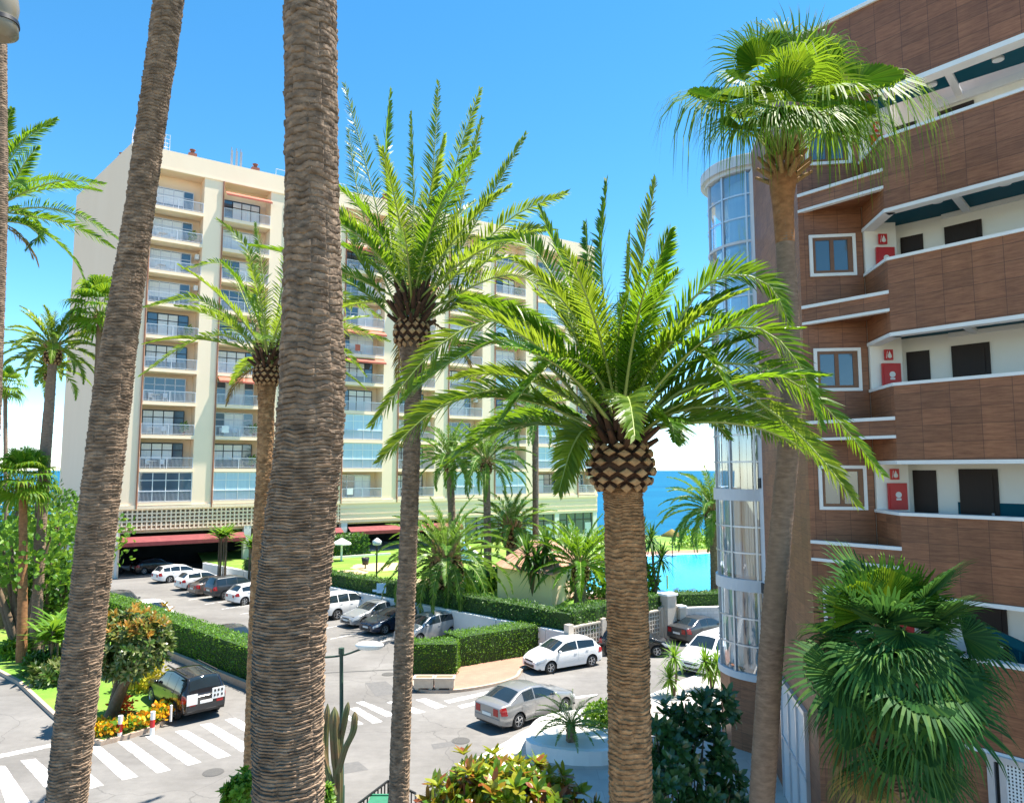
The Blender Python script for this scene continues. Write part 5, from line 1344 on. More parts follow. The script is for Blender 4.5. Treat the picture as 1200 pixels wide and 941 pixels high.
for i in range(15):
    az = i * 2.4; o = V((math.cos(az), math.sin(az), 0)); hub = hc + o * rnd(.3, .7) - V((0, 0, .45 + .09 * i))
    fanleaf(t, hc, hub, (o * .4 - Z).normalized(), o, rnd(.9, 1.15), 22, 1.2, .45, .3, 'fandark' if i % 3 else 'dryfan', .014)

# ------------------------------------------------------------------ palms further off
def at(px, py, z=0.0): return G(px, py, z)
def above(b, px, py): return D(px, py, b.y)
b = at(40, 772); small_date('date_palm', 'tall slim date palm with grey-green tufted crown left of the leaning trunk', b, above(b, 62, 418), 2.75, 38, .24, 'frond2', .42, .42, 'barkgrey', 34, (-.5, 1.4), (.7, 1.5), .026, mid=above(b, 50, 600))
b = at(36, 768); b.y += .8; small_date('date_palm', 'second thin date palm close behind the grey-green tufted one', b, above(b, 58, 440), 2.4, 18, .17, 'frond2', .42, .3, 'bark', 26, (-.4, 1.3), (.7, 1.5), .026, mid=above(b, 44, 620))
b = at(92, 770); small_fan('fan_palm', 'fan palm with a compact bright crown right beside the leaning trunk', b, above(b, 118, 372), 2.1, 26, .19, 'fan', 'barkgrey', 18, mid=above(b, 108, 560))
b = at(25, 780); small_fan('fan_palm', 'short fan palm with an orange trunk at the left edge', b, above(b, 27, 572), 1.9, 28, .2, 'fan', 'barkorange', 18, mid=above(b, 27, 660))
b = at(8, 730); small_fan('fan_palm', 'small far fan palm whose tuft shows behind the thin edge trunk', b, above(b, 6, 458), 1.5, 20, .13, 'fan', 'barkgrey', 16)
b = G(298, 652, .3); small_fan('fan_palm', 'small fan palm in front of the cream block, beside the thick trunk', b, above(b, 292, 553), 1.75, 20, .2, 'fan', 'barkgrey', 14)
b = G(523, 735, 0); small_date('date_palm', 'stout date palm with a heavy boss between the car park wall and the silver hatchback', b, above(b, 523, 672), 4.6, 64, .38, 'frondfar', .5, 1.05, 'barkgrey', 40, (-.75, 1.45), (.9, 1.8), .03)
lawn_p = [((572, 690), (570, 548), 4.0, 40, .28, 'slim date palm on the lawn right behind the stout one'), ((628, 685), (627, 492), 3.8, 36, .24, 'tallest slim palm on the lawn, its crown hidden behind the central fronds'), ((533, 684), (527, 545), 3.6, 40, .3, 'date palm behind the stout boss palm, close to the cream block'),
          ((601, 684), (600, 628), 3.6, 46, .5, 'low date palm left of the terracotta-roofed pavilion')]
for (bx, by), (tx, ty), R_, n_, rt_, lb_ in lawn_p:
    b = G(bx, by, ZL); small_date('date_palm', lb_, b, above(b, tx, ty), R_, n_, rt_, 'frondfar', .5, rt_ * 1.6, 'bark', 30, (-.6, 1.4), (.8, 1.6), .035)
b = G(680, 712, ZL); small_date('date_palm', 'low bright date palm between the pavilion and the central trunk', b, above(b, 680, 672), 3.7, 44, .4, 'frond', .5, .55, 'bark', 36, (-.35, 1.35), (.6, 1.3), .034)
b = G(839, 697, ZL); small_date('date_palm', 'date palm standing between the pool and the glazed corner bay', b, above(b, 836, 608), 4.3, 56, .33, 'frondfar', .5, .6, 'bark', 36, (-.7, 1.4), (.9, 1.7), .034)

def yucca(label, base, heads, R, leafm='shrub', n=46, stemr=.13):
    t = Thing('yucca', label, 'yucca', tuple(base))
    s = MB(); m = MB()
    for h in heads:
        h = V(h); mid = V(base).lerp(h, .5) + V((rnd(-.2, .2), 0, .1))
        s.tube(cr([base, mid, h], 8), [stemr * (1 - .05 * i) for i in range(8)], 8)
        for i in range(n):
            f = (i + .5) / n; e = -1.1 + 2.5 * f; az = i * 2.39996
            dr = V((math.cos(az) * math.cos(e), math.sin(az) * math.cos(e), math.sin(e)))
            L = R * rnd(.8, 1.1); p1 = h + dr * L * .5; p2 = h + dr * L - V((0, 0, L * .25 * math.cos(e)))
            w = dr.cross(Z); w = (w.normalized() if w.length > .05 else V((1, 0, 0))) * R * .045
            m.add([h - w * .6, h + w * .6, p1 + w, p1 - w, p2], [(0, 1, 2, 3), (3, 2, 4)])
    t.part('stem', s, M_['twig']); t.part('foliage', m, M_[leafm])
b = G(628, 708, ZL); yucca('dark drooping yucca with thick stems before the pavilion', b, [D(618, 650, b.y), D(640, 640, b.y), D(630, 662, b.y - .4)], 1.9, 'shrub', 60, .28)
b = G(768, 697, ZL); yucca('thin-stemmed yucca with hanging leaves at the near pool corner', b, [D(775, 655, b.y), D(763, 632, b.y), D(752, 625, b.y + .5)], 1.6, 'shrub', 54, .12)
b = G(790, 815, .15); yucca('bright light-green dracaena tuft in front of the parked cars', b, [D(790, 770, b.y), D(785, 795, b.y)], .85, 'brightshrub', 60, .06)
b = G(834, 808, .15); yucca('bright bushy dracaena at the foot of the glazed bay', b, [D(832, 785, b.y), D(826, 775, b.y), D(840, 778, b.y)], .9, 'brightshrub', 60, .06)

# ------------------------------------------------------------------ shrubs and beds
c = D(592, 985, 16.2); shrub('croton_shrub', 'big glossy shrub with yellow, green and red leaves at the bottom centre', 'shrub', (c.x, c.y, 0), c, (2.05, 1.7, 1.6), 'croton', 640, .34, .14, 'ros', 9, .07, 8, spread=1.15)
t = Thing('dark_shrub', 'tall dark glossy shrub right of the central trunk, before the shaded walkway', 'shrub', (*D(810, 941, 15.3)[:2], 0))
m = MB(); st = MB(); g0 = D(808, 941, 15.3); g0.z = 0
for px, py, dd, r_, h_, n_ in ((780, 850, 15.6, .36, .40, 18), (815, 835, 15.8, .42, .36, 26), (845, 828, 16.0, .30, .34, 18), (790, 890, 15.2, .5, .42, 34), (830, 880, 15.4, .42, .4, 28), (775, 925, 14.8, .45, .5, 30), (815, 930, 15.0, .5, .45, 34), (848, 912, 15.1, .36, .42, 20), (860, 935, 14.9, .3, .3, 14), (800, 862, 15.9, .3, .3, 14), (768, 870, 15.9, .3, .4, 16)):
    c = D(px, py, dd); rshrub(m, c, (r_, r_, h_), int(n_ * .75), 8, .29, .125, 0, 1.25, -1); stems(st, g0 + V((rnd(-.3, .3), rnd(-.2, .2), 0)), c, (r_, r_, h_), 3, .035)
t.part('foliage', m, M_['glossdark']); t.part('stem', st, M_['twig'])
b = G(128, 842, .17); c = D(154, 757, b.y); shrub('round_tree', 'round small tree with orange young leaves on the planted island', 'tree', tuple(b), c, (1.45, 1.4, 1.3), 'olive', 430, .32, .11, 'ros', 9, .2, 4, spread=1.2, zmin=-1)
m = MB(); rshrub(m, c + V((0, 0, .2)), (1.5, 1.45, 1.3), 105, 8, .30, .09, 0, 1.0, .35, .9)
single('young_leaves', m, M_['orangetip'], '', None, tuple(b)).parent = None
o = bpy.data.objects['young_leaves']; tr_ = [x for x in bpy.data.objects if x.name.startswith('round_tree')][0]; o.parent = tr_; o.location = (0, 0, 0); del_ = [o.pop(k) for k in ('label', 'category') if k in o.keys()]
c = G(707, 852, .5); shrub('shrub', 'bright round bush behind the planter at the central trunk', 'shrub', (c.x, c.y, .1), c + V((0, 0, .35)), (.75, .6, .6), 'brightshrub', 1100, .15, .10)
c = G(650, 690, ZL)
for px, py, r_, h_, lm, lb_ in ((590, 690, 1.6, 1.1, 'shrub', 'leafy bush on the lawn under the low date palm'), (560, 692, 1.4, .9, 'brightshrub', 'leafy bush beside the slim lawn palm'), (655, 700, 1.7, 1.3, 'shrub', 'leafy bush at the right side of the pavilion'), (705, 700, 1.5, 1.8, 'shrub', 'dark bush right behind the central trunk'), (752, 696, 1.3, 1.6, 'brightshrub', 'green bush at the left pool corner'), (720, 655, 2.2, 2.2, 'olive', 'pale far bush above the pool, left of the sea view'), (812, 641, 2.6, 1.4, 'brightshrub', 'far bush on the far side of the pool')):
    c = G(px, py, ZL); shrub('shrub', lb_, 'shrub', tuple(c), c + V((0, 0, h_ * .6)), (r_, r_ * .8, h_), lm, 700, .32, .2)
# left garden
LG = [(30, 650, 40, 3.6, 2.5, 'brightshrub', 'large dark shrub mass left of the cream end wall'), (90, 635, 52, 3.8, 3.0, 'brightshrub', 'large bright shrub at the foot of the cream end wall'), (8, 600, 55, 4, 4, 'olive', 'greyish tree crown at the far left edge'), (62, 610, 58, 2.6, 3.0, 'shrub', 'dark tree crown just left of the cream end wall'),
      (10, 650, 46, 3.0, 2.4, 'brightshrub', 'bright bush at the left edge behind the parked silver car'), (60, 690, 42, 2.2, 1.8, 'shrub', 'bush beneath the white carport roof')]
for px, py, dd, rx, rz_, lm, lb_ in LG:
    c = D(px, py, dd); shrub('garden_tree', lb_, 'tree', (c.x, c.y, 0), c, (rx, rx * .8, rz_), lm, 1000, .40, .24, stem=.22, ns=6)
for px, py, dd, lb_ in ((62, 745, 36, 'banana-like plant with broad upright leaves on the island, left of the leaning trunk'), (72, 735, 38, 'second broad-leaved plant, behind the banana-like one'), (300, 640, 60, 'broad-leaved plant by the garage hedge'), (262, 630, 60, 'tall broad-leaved plant right of the garage mouth')):
    c = D(px, py, dd); t = Thing('banana_plant', lb_, 'plant', (c.x, c.y, .15)); m = MB(); s = MB()
    for i in range(7): h = c + V((rnd(-.5, .5), rnd(-.4, .4), rnd(-.3, .4))); s.tube([(h.x, h.y, .15), h], [.06, .04], 5); rosette(m, h, Z, 12, 1.25, .26, 1.2, 0, .5)
    t.part('stem', s, M_['twig']); t.part('foliage', m, M_['brightshrub'])
for px, py, lm, r_, lb_ in ((48, 790, 'agave', .9, 'low blue-green succulent bush on the island kerb'), (62, 800, 'olive', .9, 'low variegated bush on the island lawn'), (20, 770, 'brightshrub', .8, 'small bright bush around the orange palm trunk'), (85, 780, 'shrub', .9, 'small dark bush behind the leaning trunk')):
    c = G(px, py, .17); shrub('shrub', lb_, 'shrub', tuple(c), c + V((0, 0, .4)), (r_, r_ * .8, .55), lm if lm != 'agave' else 'shrub', 60, .42, .13, 'ros', 9, .03, 4)
# flowers on the island tip
m = MB()
fl = [G(x, y, .17) for x, y in ((103, 860), (120, 865), (150, 858), (178, 849), (193, 840), (192, 832))]
for i in range(1500):
    k = rnd(0, 4.999); a = fl[int(k)].lerp(fl[int(k) + 1], k % 1); a = a + V((rnd(-.35, .35), rnd(-.1, .6), 0))
    p = a + V((0, 0, rnd(.1, .42))); leaf(m, p, rv() + V((0, 0, .8)), rv(), .17, .13, 0 if random.random() < .62 else 1)
struct('flower_bed', m, [M_['flower'], M_['brightshrub']], 'yellow and orange flowers along the island tip', 'stuff')
c = G(166, 808, .17); shrub('flowering_shrub', 'yellow-leaved bush between the round tree and the black off-roader', 'shrub', tuple(c), c + V((0, 0, .55)), (1.15, .8, .75), 'yellowleaf', 900, .2, .12)
c = G(142, 835, .17); shrub('flowering_shrub', 'small red-flowered plant at the foot of the round tree', 'shrub', tuple(c), c + V((0, 0, .3)), (.5, .4, .4), 'redflower', 160, .2, .1)
c = D(284, 932, 14); shrub('shrub', 'yellow-green twig tips left of the thick trunk base', 'shrub', (c.x, c.y, 0), c, (.3, .3, .4), 'brightshrub', 60, .18, .09, 'ros', 6, .03, 4)
c = D(379, 935, 15); shrub('shrub', 'small pale green plant at the foot of the cactus', 'shrub', (c.x, c.y, 0), c, (.14, .2, .3), 'brightshrub', 40, .15, .06, 'ros', 6, .03, 4)
hedge('hedge', 'dark green hedge in front of the garage pillars, behind the parked white cars', B(12.6, 3.4, 0), B(24, 3.4, 0), 0.0, 3.0, 1.6, 26, .3, ('shrub', 'hedgecore'), .25)
mb = MB(); mb.wall(B(14.2, 4.4, 0), B(26, 4.4, 0), 0, 1.2, -.2)
single('low_wall', mb, M_['offwhite'], 'short white wall below the dark hedge beside the garage mouth', 'wall', tuple(B(14, 4.4, 0)))

# cycad in its white planter
pl = smooth2([G(x, y)[:2] for x, y in ((622, 893), (621, 872), (640, 857), (690, 850), (745, 862), (740, 893), (690, 903))], 4)
t = Thing('planter', 'white curved planter on the pale pavement holding the cycad', 'planter', (*G(672, 880)[:2], .15))
mb = MB(); mb.prism([tuple(p) for p in pl], .146, .62); t.part('wall', mb, M_['white'])
c2 = sum(pl, V((0, 0))) / len(pl); mb = MB(); mb.prism([tuple(c2 + (p - c2) * .9) for p in pl], .5, .628); t.part('gravel', mb, M_['offwhite'])
b = G(669, 868, .63); t = Thing('cycad', 'cycad with feathery arching leaves in the white planter', 'cycad', tuple(b))
t.part('trunk', trunk_mesh([b, b + V((0, 0, .55))], [.17, .16], .06, .03, 20, 31), M_['bark'])
for i in range(34):
    f = i / 34; m = MB(); frond(m, autofrond(b + V((0, 0, .55)), i * 2.4, .05 + 1.2 * f ** 1.5, rnd(1.35, 1.6), .9), .17, 40, .011, 0, .1, .35, .014, sag=.05); t.part('frond', m, [M_['frondfar'], M_['rachis']])

# cactus
t = Thing('cactus', 'old column cactus with several brownish arms beside the lamp post', 'cactus', (*D(392, 960, 20.3)[:2], 0))
d = 20.3
def rib(path, r, name):
    m = MB(); P = cr(path, 18)
    def fn(a, b):
        i = int(round(a * 17)); th = 2 * PI * b; k = 1 + .16 * math.cos(7 * th); e = 1 if i < 16 else (.75 if i == 16 else .1)
        return P[i] + V((math.cos(th), math.sin(th), 0)) * r * k * e
    m.grid(fn, 17, 42); t.part(name, m, M_['cactus'])
g0 = D(392, 960, d); g0.z = 0
g0 = D(395, 960, d); g0.z = 0
rib([g0, D(396, 910, d), D(394, 890, d), D(392, 856, d), D(392, 828, d)], .12, 'stem')
rib([D(388, 955, d + .2), D(382, 900, d + .2), D(381, 868, d + .2), D(384, 824, d + .2)], .085, 'arm')
rib([D(396, 905, d - .2), D(404, 878, d - .2), D(414, 856, d - .2), D(416, 833, d - .2)], .08, 'arm')
rib([D(396, 885, d + .1), D(399, 868, d + .1), D(404, 845, d + .1), D(408, 822, d + .1)], .07, 'arm')
rib([D(392, 930, d - .3), D(386, 910, d - .3), D(378, 880, d - .3), D(375, 850, d - .3)], .075, 'arm')
# ------------------------------------------------------------------ cars
NH = (WN.x, WN.y); SH = (-WN.x, -WN.y)       # nose towards the garden wall / nose towards the aisle
PK = 'cars parked in the car park'
def put(label, kind, col, px, py, h, group, **k):
    loc, a = headed(px, py, h); return car(label, kind, col, loc, a, group, **k)
def stickers(t, L, W, S):
    m = MB(); m.box((-L / 2 - .012, W * .31, .93), (.02, .42, .40)); o = t.part('sticker', m, M_['plate'])
    m = MB(); 
    m.box((-L / 2 - .012, -W * .26, 1.02), (.02, .50, .42)); o = t.part('sticker', m, M_['plate'])
    m2 = MB()
    for dy, dz in ((-.14, .1), (0, .1), (.14, .1), (-.14, -.08), (.02, -.08), (.15, -.08)): m2.box((-L / 2 - .026, -W * .26 + dy, 1.02 + dz), (.01, .07, .09))
    t.part('print', m2, M_['black'], under=o)
    m = MB()
    for sg in (1, -1): m.beam((-1.7, sg * .62, 1.775), (.35, sg * .62, 1.79), .05, .05)
    t.part('roof_rail', m, M_['plastic'])
put('black off-roader with white stickers on its tailgate, by the flower bed', 'suv', 'black', 216, 829, (-.70, .71), 'cars on the road', extras=stickers)
put('silver notchback car seen from behind, beside the cycad planter', 'notch', 'silver', 618, 839, (.72, .69), 'cars on the road')
put('white hatchback parked along the clipped hedge, nose to the left', 'hatch', 'white', 659, 781, (-.86, -.51), 'cars on the road')
put('black hatchback half hidden behind the central palm trunk', 'hatch', 'black', 742, 765, (.97, -.1), 'cars on the road')
put('dark grey notchback seen from behind at the grey block wall', 'notch', 'darkgrey', 822, 748, (.8, .6), 'cars on the road')
put('white van in front of the dark grey notchback, beside the glazed bay', 'van', 'white', 836, 783, (-.72, -.69), 'cars on the road')
put('white estate car, last of the parked row beside the garage mouth', 'wagon', 'white', 211, 680, NH, PK)
put('white small car parked next to the white estate car', 'hatch', 'white', 236, 688.5, NH, PK)
put('brownish grey notchback parked between the white small car and the black off-roader', 'notch', 'brown', 256, 694.5, NH, PK)
put('black off-roader parked between two paler cars in the far row', 'suv', 'darkgrey', 276, 699, NH, PK)
put('white hatchback parked in the far row, nearest the thick trunk', 'hatch', 'white', 299, 705, NH, PK)
put('very dark small car parked in the shade of the garage mouth', 'hatch', 'black', 181, 670.5, NH, PK)
put('white off-roader parked right of the thick trunk, its tail to the aisle', 'suv', 'white', 405, 721, NH, PK)
put('grey car parked nose out next to the white off-roader', 'notch', 'greysilver', 438, 729, SH, PK)
put('dark blue car parked nose out, its bonnet left of the slender palm', 'notch', 'darkblue', 462, 737, SH, PK)
put('silver-grey hatchback parked nose out behind the slender palm trunk', 'hatch', 'greysilver', 500, 748, SH, PK)
for lb_, kd, cl, s_ in (('dark car whose roof shows behind the long hedge, first from the garage', 'hatch', 'darkgrey', .2), ('white car whose roof shows behind the long hedge', 'hatch', 'white', 5.6), ('dark car whose roof shows behind the long hedge close to the thick trunk', 'notch', 'darkgrey', 16.6)):
    p = H0 + HD * s_ + HN * 2.6; car(lb_, kd, cl, (p.x, p.y, .006), math.atan2(HD.y, HD.x), PK)
put('silver car parked among the shrubs at the left edge', 'hatch', 'greysilver', 4, 715, (.3, .95), 'cars on the road')
motorbike('blue scooter parked in the dark garage mouth, right one', (*G(168, 672)[:2], .0), .9, PAINT['darkblue'])
motorbike('dark scooter parked in the dark garage mouth, left one', (*G(150, 672)[:2], .0), .9, M_['grey'])

# ------------------------------------------------------------------ street furniture
d = 21.5
t = Thing('street_lamp', 'slim dark green lamp post with a white oval lamp head', 'street lamp', (*D(400, 941, d)[:2], 0))
p0, p1 = D(400, 941, d), D(400, 764, d); p0.z = 0
m = MB(); m.tube([p0, p0 + V((0, 0, 1)), p0 + V((0, 0, 1.02)), p1], [.10, .09, .065, .055], 12); m.tube([p1 - V((0, 0, .05)), p1 + V((0, 0, .12))], [.085, .085], 10); t.part('post', m, M_['post_green'])
m = MB(); m.tube(cr([D(366, 771, d), D(400, 768, d), D(424, 760, d)], 8), .03, 6); t.part('arm', m, M_['post_green'])
for (px, py) in ((433, 756), (357, 771)):
    c = D(px, py, d); m = MB(); m.ell(c, (.42, .2, .12), 18, 10); m.ell(c + V((0, 0, -.07)), (.36, .16, .07), 16, 8); t.part('lamp_head', m, M_['lampwhite'])
# railing with the bin
t = Thing('railing', 'black bar railing round the corner with the green bin', 'railing', (*G(440, 941)[:2], 0))
a, b_, c, e = D(404, 947, 19.6), D(455, 904, 21.6), D(487, 912, 20.8), D(489, 962, 18.6)
m = MB(); m2 = MB()
for p, q in ((a, b_), (b_, c), (c, e)):
    p, q = V((p.x, p.y, 1.1)), V((q.x, q.y, 1.1)); m.beam(p, q, .05, .05); m.beam(p - Z * .95, q - Z * .95, .04, .04); n = max(2, int((q - p).length / .17))
    for i in range(n + 1): x = p.lerp(q, i / n); m2.box((x.x, x.y, .6), (.035, .035, 1.0))
t.part('rail', m, M_['black']); t.part('bar', m2, M_['black'])
x = D(448, 928, 20.4); t = Thing('wheeled_bin', 'dark bin with a green lid behind the black railing', 'bin', (x.x, x.y, 0))
m = MB(); m.prism([(x.x - .33, x.y - .33), (x.x + .33, x.y - .33), (x.x + .33, x.y + .33), (x.x - .33, x.y + .33)], .1, .98); t.part('body', m, M_['black'])
m = MB(); m.prism([(x.x - .38, x.y - .38), (x.x + .38, x.y - .38), (x.x + .38, x.y + .4), (x.x - .38, x.y + .4)], .985, 1.05); m.beam((x.x - .38, x.y + .38, 1.06), (x.x + .38, x.y + .38, 1.06), .06, .05); t.part('lid', m, M_['bin'])
# stone jardinieres
for px, lb_ in ((497, 'left of two cream stone planters at the crossing corner'), (521, 'right of two cream stone planters at the crossing corner')):
    c = G(px, 806, .13); t = Thing('stone_planter', lb_, 'planter', tuple(c), 'stone planters')
    m = MB(); w, dd = .44, .26
    m.prism([(c.x - w, c.y - dd), (c.x + w, c.y - dd), (c.x + w, c.y + dd), (c.x - w, c.y + dd)], .20, .56); m.prism([(c.x - w - .04, c.y - dd - .04), (c.x + w + .04, c.y - dd - .04), (c.x + w + .04, c.y + dd + .04), (c.x - w - .04, c.y + dd + .04)], .56, .64)
    for s in (-1, 1): m.box((c.x + s * w * .7, c.y, .165), (.15, .45, .07))
    t.part('trough', m, M_['stone'])
    m = MB(); m.prism([(c.x - w + .06, c.y - dd + .06), (c.x + w - .06, c.y - dd + .06), (c.x + w - .06, c.y + dd - .06), (c.x - w + .06, c.y + dd - .06)], .60, .646); t.part('soil', m, M_['soil'])
# bollards
for px, py, h, lb_ in ((140, 867, .88, 'red and white bollard before the yellow flowers, near the leaning trunk'), (178, 861, .86, 'red and white bollard at the right end of the yellow flowers')):
    c = G(px, py, 0); t = Thing('bollard', lb_, 'bollard', tuple(c), 'bollards on the island tip')
    for j in range(3):
        m = MB(); m.tube([c + Z * h * j / 3, c + Z * h * (j + 1) / 3], .085, 14); t.part('band', m, M_['red'] if j == 1 else M_['white'])
c = G(200, 845, .17); m = MB(); m.tube([c, c + Z * .6], .045, 10); m.ell(c + Z * .6, (.05, .05, .03), 8, 6); single('marker_post', m, M_['white'], 'short white post beside the black off-roader', 'post', tuple(c))
# blue sign in the car park
c = G(448, 728, 0); t = Thing('road_sign', 'small pale blue parking sign on a thin pole at the garden wall', 'sign', tuple(c)); tp = D(448, 683, c.y)
m = MB(); m.tube([c, tp], .035, 8); t.part('pole', m, M_['alu']); m = MB(); m.box(D(447, 689, c.y) - V((0, .05, 0)), (.62, .03, .62)); m.box(D(441, 692, c.y) - V((0, .03, 0)), (.5, .03, .14)); t.part('panel', m, M_['blue'])
# garden: parasol, lamp, bin, tent, pavilion, notice
c = G(400, 657, ZL); t = Thing('parasol', 'white open parasol on the lawn before the dark shop front', 'parasol', tuple(c)); h = D(400, 632, c.y).z
m = MB(); m.tube([c, (c.x, c.y, h - .1)], .10, 8); t.part('pole', m, M_['white'])
m = MB(); m.lathe([(.03, .15), (.95, -.35), (.95, -.5)], 10, Matrix.Translation((c.x, c.y, h)), 0, False); m.lathe([(.03, .13), (.93, -.37)], 10, Matrix.Translation((c.x, c.y, h)), 0, False); t.part('canopy', m, M_['white'])
c = G(441, 683, ZL); t = Thing('garden_lamp', 'black garden lamp pole with a white cap left of the slender palm', 'lamp', tuple(c)); h = D(441, 636, c.y).z
m = MB(); m.tube([c, (c.x, c.y, h)], .07, 8); t.part('pole', m, M_['black']); m = MB(); m.lathe([(.02, .3), (.38, .05), (.34, -.25), (.1, -.3)], 14, Matrix.Translation((c.x, c.y, h + .1))); t.part('globe', m, M_['lampwhite'])
c = G(428, 666, ZL); t = Thing('litter_bin', 'small black litter bin on the sunny lawn', 'bin', tuple(c)); m = MB(); m.lathe([(.01, .35), (.28, .35), (.38, 1.0), (.34, 1.0), (.26, .6), (.01, .6)], 12, Matrix.Translation(c)); t.part('tub', m, M_['black']); m = MB(); m.tube([c, c + Z * .4], .06, 6); t.part('leg', m, M_['black'])
c = G(549, 658, ZL); t = Thing('play_tent', 'small blue and white play tent on the lawn', 'tent', tuple(c)); m = MB(); m.add([c + V(p) for p in ((-1.5, -.8, .25), (-1.5, .8, .25), (1.3, .8, .15), (1.3, -.8, .15), (-.5, -.5, 1.9), (-.5, .5, 1.9))], [(0, 4, 5, 1), (2, 5, 4, 3), (0, 3, 4), (1, 5, 2)])
t.part('cover', m, M_['blue']); m = MB(); m.add([c + V(p) for p in ((.4, -.95, .12), (1.9, -.9, .1), (1.9, .9, .1), (.4, .9, .12), (-.3, -.55, 1.7), (-.3, .55, 1.7))], [(0, 1, 4), (1, 2, 5, 4), (2, 3, 5)]); t.part('flap', m, M_['white'])
c = G(546, 692, ZL); t = Thing('notice_board', 'low grey-white leaning notice board on the lawn edge', 'board', tuple(c)); m = MB(); m.box(c + V((0, 0, .65)), (1.1, .08, 1.0), .4); t.part('panel', m, M_['offwhite']); m = MB(); m.tube([c + V((.5, .25, 0)), c + V((.5, .25, 1.4))], .05, 6); m.tube([c + V((-.5, -.15, 0)), c + V((-.5, -.15, .7))], .05, 6); t.part('post', m, M_['grey'])
c = G(452, 694, ZL)
pv = [G(576, 701, ZL), G(648, 716, ZL), G(690, 690, ZL), G(615, 683, ZL)]; cc = sum(pv, V()) / 4; t = Thing('pavilion', 'low pavilion with terracotta hipped roof and cream walls behind the hedge', 'building', tuple(cc))
m = MB(); m.prism([tuple(cc.xy + (p.xy - cc.xy) * .88) for p in pv], ZL, ZL + 2.3); t.part('wall', m, M_['cream'])
r0 = D(618, 664, cc.y); r1 = D(650, 664, cc.y + .5); ev = [V((p.x, p.y, ZL + 2.25)) for p in pv]
m = MB(); rz_ = ZL + 3.9; a, b_ = V((cc.x - .6, cc.y, rz_)), V((cc.x + .9, cc.y, rz_)); vs = ev + [a, b_]
m.add(vs, [(0, 1, 5, 4), (1, 2, 5), (2, 3, 4, 5), (3, 0, 4)]); m.add(ev, [(3, 2, 1, 0)]); t.part('roof', m, M_['rooftile'], uv=True)
c = G(836, 694, ZL); t = Thing('pool_lamp', 'thin dark lamp pole at the near edge of the pool', 'lamp', tuple(c)); h = D(836, 628, c.y).z; m = MB(); m.tube([c, (c.x, c.y, h)], [.07, .045], 8); t.part('pole', m, M_['black']); m = MB(); m.lathe([(.02, .2), (.3, .05), (.28, -.08), (.05, -.1)], 12, Matrix.Translation((c.x, c.y, h))); t.part('shade', m, M_['black'])
c = G(788, 651, ZL); t = Thing('pool_parasol', 'small straw parasol beyond the far edge of the pool', 'parasol', tuple(c)); m = MB(); m.tube([c, c + Z * 2.3], .05, 6); t.part('pole', m, M_['twig']); m = MB(); m.lathe([(.02, .5), (1.2, -.2), (1.15, -.3)], 12, Matrix.Translation(c + Z * 2.3)); t.part('canopy', m, M_['dryfan'])
c = G(782, 690, ZL); t = Thing('pool_ladder', 'small yellow post at the pool edge', 'post', tuple(c)); m = MB(); m.tube([c, c + Z * 1.0], .06, 8); t.part('post', m, M_['yellow'])
# carport roof at the left
c = D(74, 674, 47); t = Thing('carport', 'flat white carport roof behind the left palm trunks', 'carport', (c.x, c.y, 0)); m = MB(); m.box(c, (2.8, 2.2, .22), -.5); t.part('roof', m, M_['white']); m = MB()
for sx in (-1, 1):
    for sy in (-.8, .8): m.tube([(c.x + sx, c.y + sy, 0), (c.x + sx, c.y + sy, c.z)], .06, 6)
t.part('post', m, M_['grey'])
# lamp housing hanging into the upper left corner
d = 2.6
t = Thing('wall_lamp', 'beige rounded lamp housing cut by the upper left corner', 'lamp', tuple(D(-14, 10, d)))
a, b_ = D(-28, -60, d), D(4, 34, d)
m = MB(); m.tube(cr([a, D(-4, -5, d), D(0, 26, d)], 8), [.055, .06, .064, .067, .068, .066, .060, .05], 24); t.part('housing', m, M_['lampbeige'])
m = MB(); m.tube([D(-1, 24, d), D(1, 41, d), D(1.4, 46, d)], [.062, .058, .03], 24); t.part('cap', m, M_['lampbeige'])
m = MB(); m.tube([D(-.6, 26, d), D(.1, 31, d)], .0645, 24); t.part('seal', m, M_['black'])
m = MB(); m.box(D(-60, -90, d), (.08, .08, .5)); m.beam(D(-60, -90, d), D(-28, -60, d), .03, .03); t.part('bracket', m, M_['grey'])
# handrail on the shaded walkway
p, q = D(880, 915, 20.5), D(935, 935, 17.0); t = Thing('handrail', 'low grey handrail on the shaded walkway at the bottom edge', 'handrail', (p.x, p.y, .15)); p.z = q.z = 1.1
m = MB(); m.beam(p, q, .05, .05); t.part('rail', m, M_['grey']); m = MB()
for i in range(5): x = p.lerp(q, i / 4); m.tube([(x.x, x.y, .15), x], .025, 6)
t.part('post', m, M_['grey'])

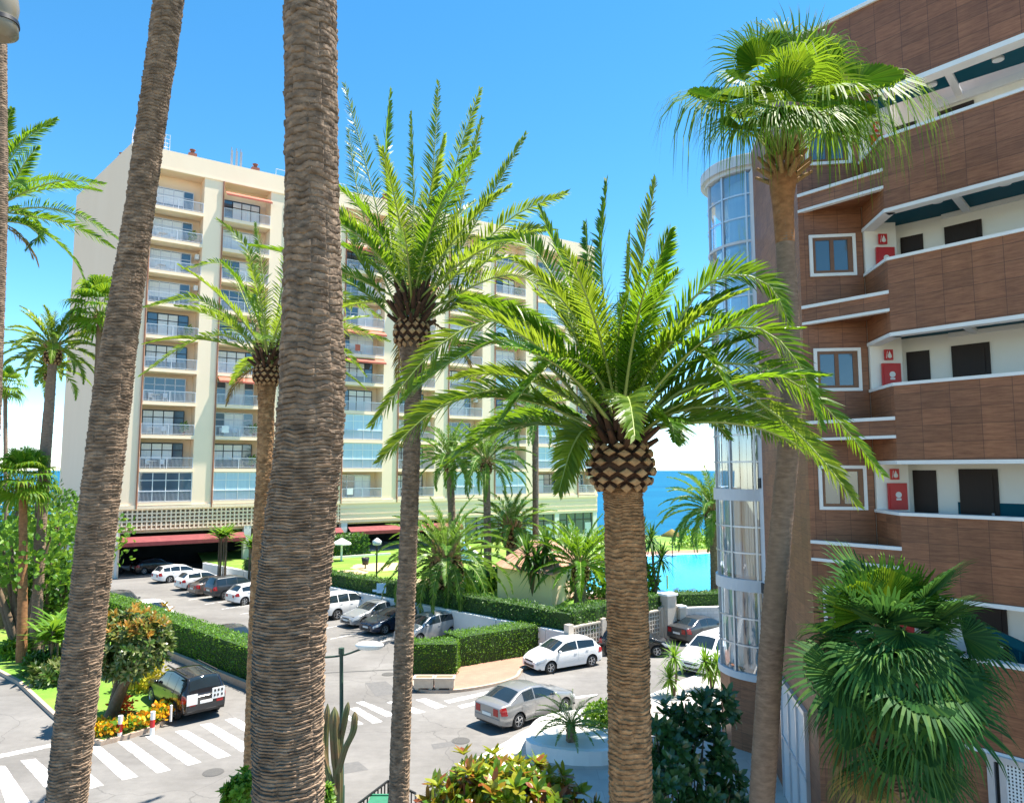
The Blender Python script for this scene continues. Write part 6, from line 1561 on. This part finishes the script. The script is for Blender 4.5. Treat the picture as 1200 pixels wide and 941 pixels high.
for px, py, r_ in ((540, 868, .34), (455, 790, .32), (250, 905, .34)):
    c = G(px, py, 0); mb = MB(); mb.tube([(c.x, c.y, .003), (c.x, c.y, .014)], r_, 24, 0, False); mb.tube([(c.x, c.y, .012), (c.x, c.y, .018)], r_ * .86, 24, 0, False); struct('manhole_cover', mb, mat('cast_iron_%d' % px, (.07, .068, .065), (.11, .105, .1), .7, 40, bmp=.5, bscale=60))
for pts in (((428, 800), (452, 798), (470, 812), (440, 816)), ((330, 905), (420, 892), (432, 902), (335, 917)), ((505, 872), (545, 866), (548, 871), (508, 878))):
    mb = MB(); quadline(mb, [G(*p) for p in pts], .0064); struct('asphalt_patch', mb, mat('fresh_asphalt_%d' % pts[0][0], (.115, .112, .11), (.145, .14, .136), .9, 6, bmp=.2, bscale=120))
mb = MB(); quadline(mb, [G(380, 788), G(485, 783), G(485, 784), G(380, 789)], .0064); struct('asphalt_seam', mb, mat('tar_seam', (.07, .068, .066), None, .8, 8))
# ------------------------------------------------------------------ light
EL, SX, SY = 68.0, .945, .327
rot = math.atan2(SX, SY)
w = bpy.data.worlds.new('World'); scene.world = w; w.use_nodes = True
nt = w.node_tree; bg = nt.nodes['Background']; sky = nt.nodes.new('ShaderNodeTexSky'); sky.sky_type = 'NISHITA'; sky.sun_disc = False
sky.sun_elevation = rad(EL); sky.sun_rotation = rot; sky.altitude = 20; sky.air_density = .7; sky.dust_density = .0; sky.ozone_density = 1.0
hs = nt.nodes.new('ShaderNodeHueSaturation'); hs.inputs['Hue'].default_value = .487; hs.inputs['Saturation'].default_value = 1.3; hs.inputs['Value'].default_value = 1.0
nt.links.new(sky.outputs[0], hs.inputs['Color']); nt.links.new(hs.outputs[0], bg.inputs[0]); bg.inputs[1].default_value = .125
sd = bpy.data.lights.new('sun', 'SUN'); sd.energy = 5.0; sd.angle = rad(.53); sd.color = (1.0, .93, .82)
so = bpy.data.objects.new('sun', sd); COL.objects.link(so); so.location = (30, 30, 60)
dv = V((SX * math.cos(rad(EL)), SY * math.cos(rad(EL)), math.sin(rad(EL))))
so.rotation_euler = dv.to_track_quat('Z', 'Y').to_euler()
vs = scene.view_settings; vs.view_transform = 'Standard'; vs.look = 'None'; vs.exposure = 1.42; vs.gamma = 1; vs.use_curve_mapping = False
scene.cycles.max_bounces = 8; scene.cycles.transparent_max_bounces = 12; scene.cycles.use_denoising = True
scene.cycles.sample_clamp_indirect = 8
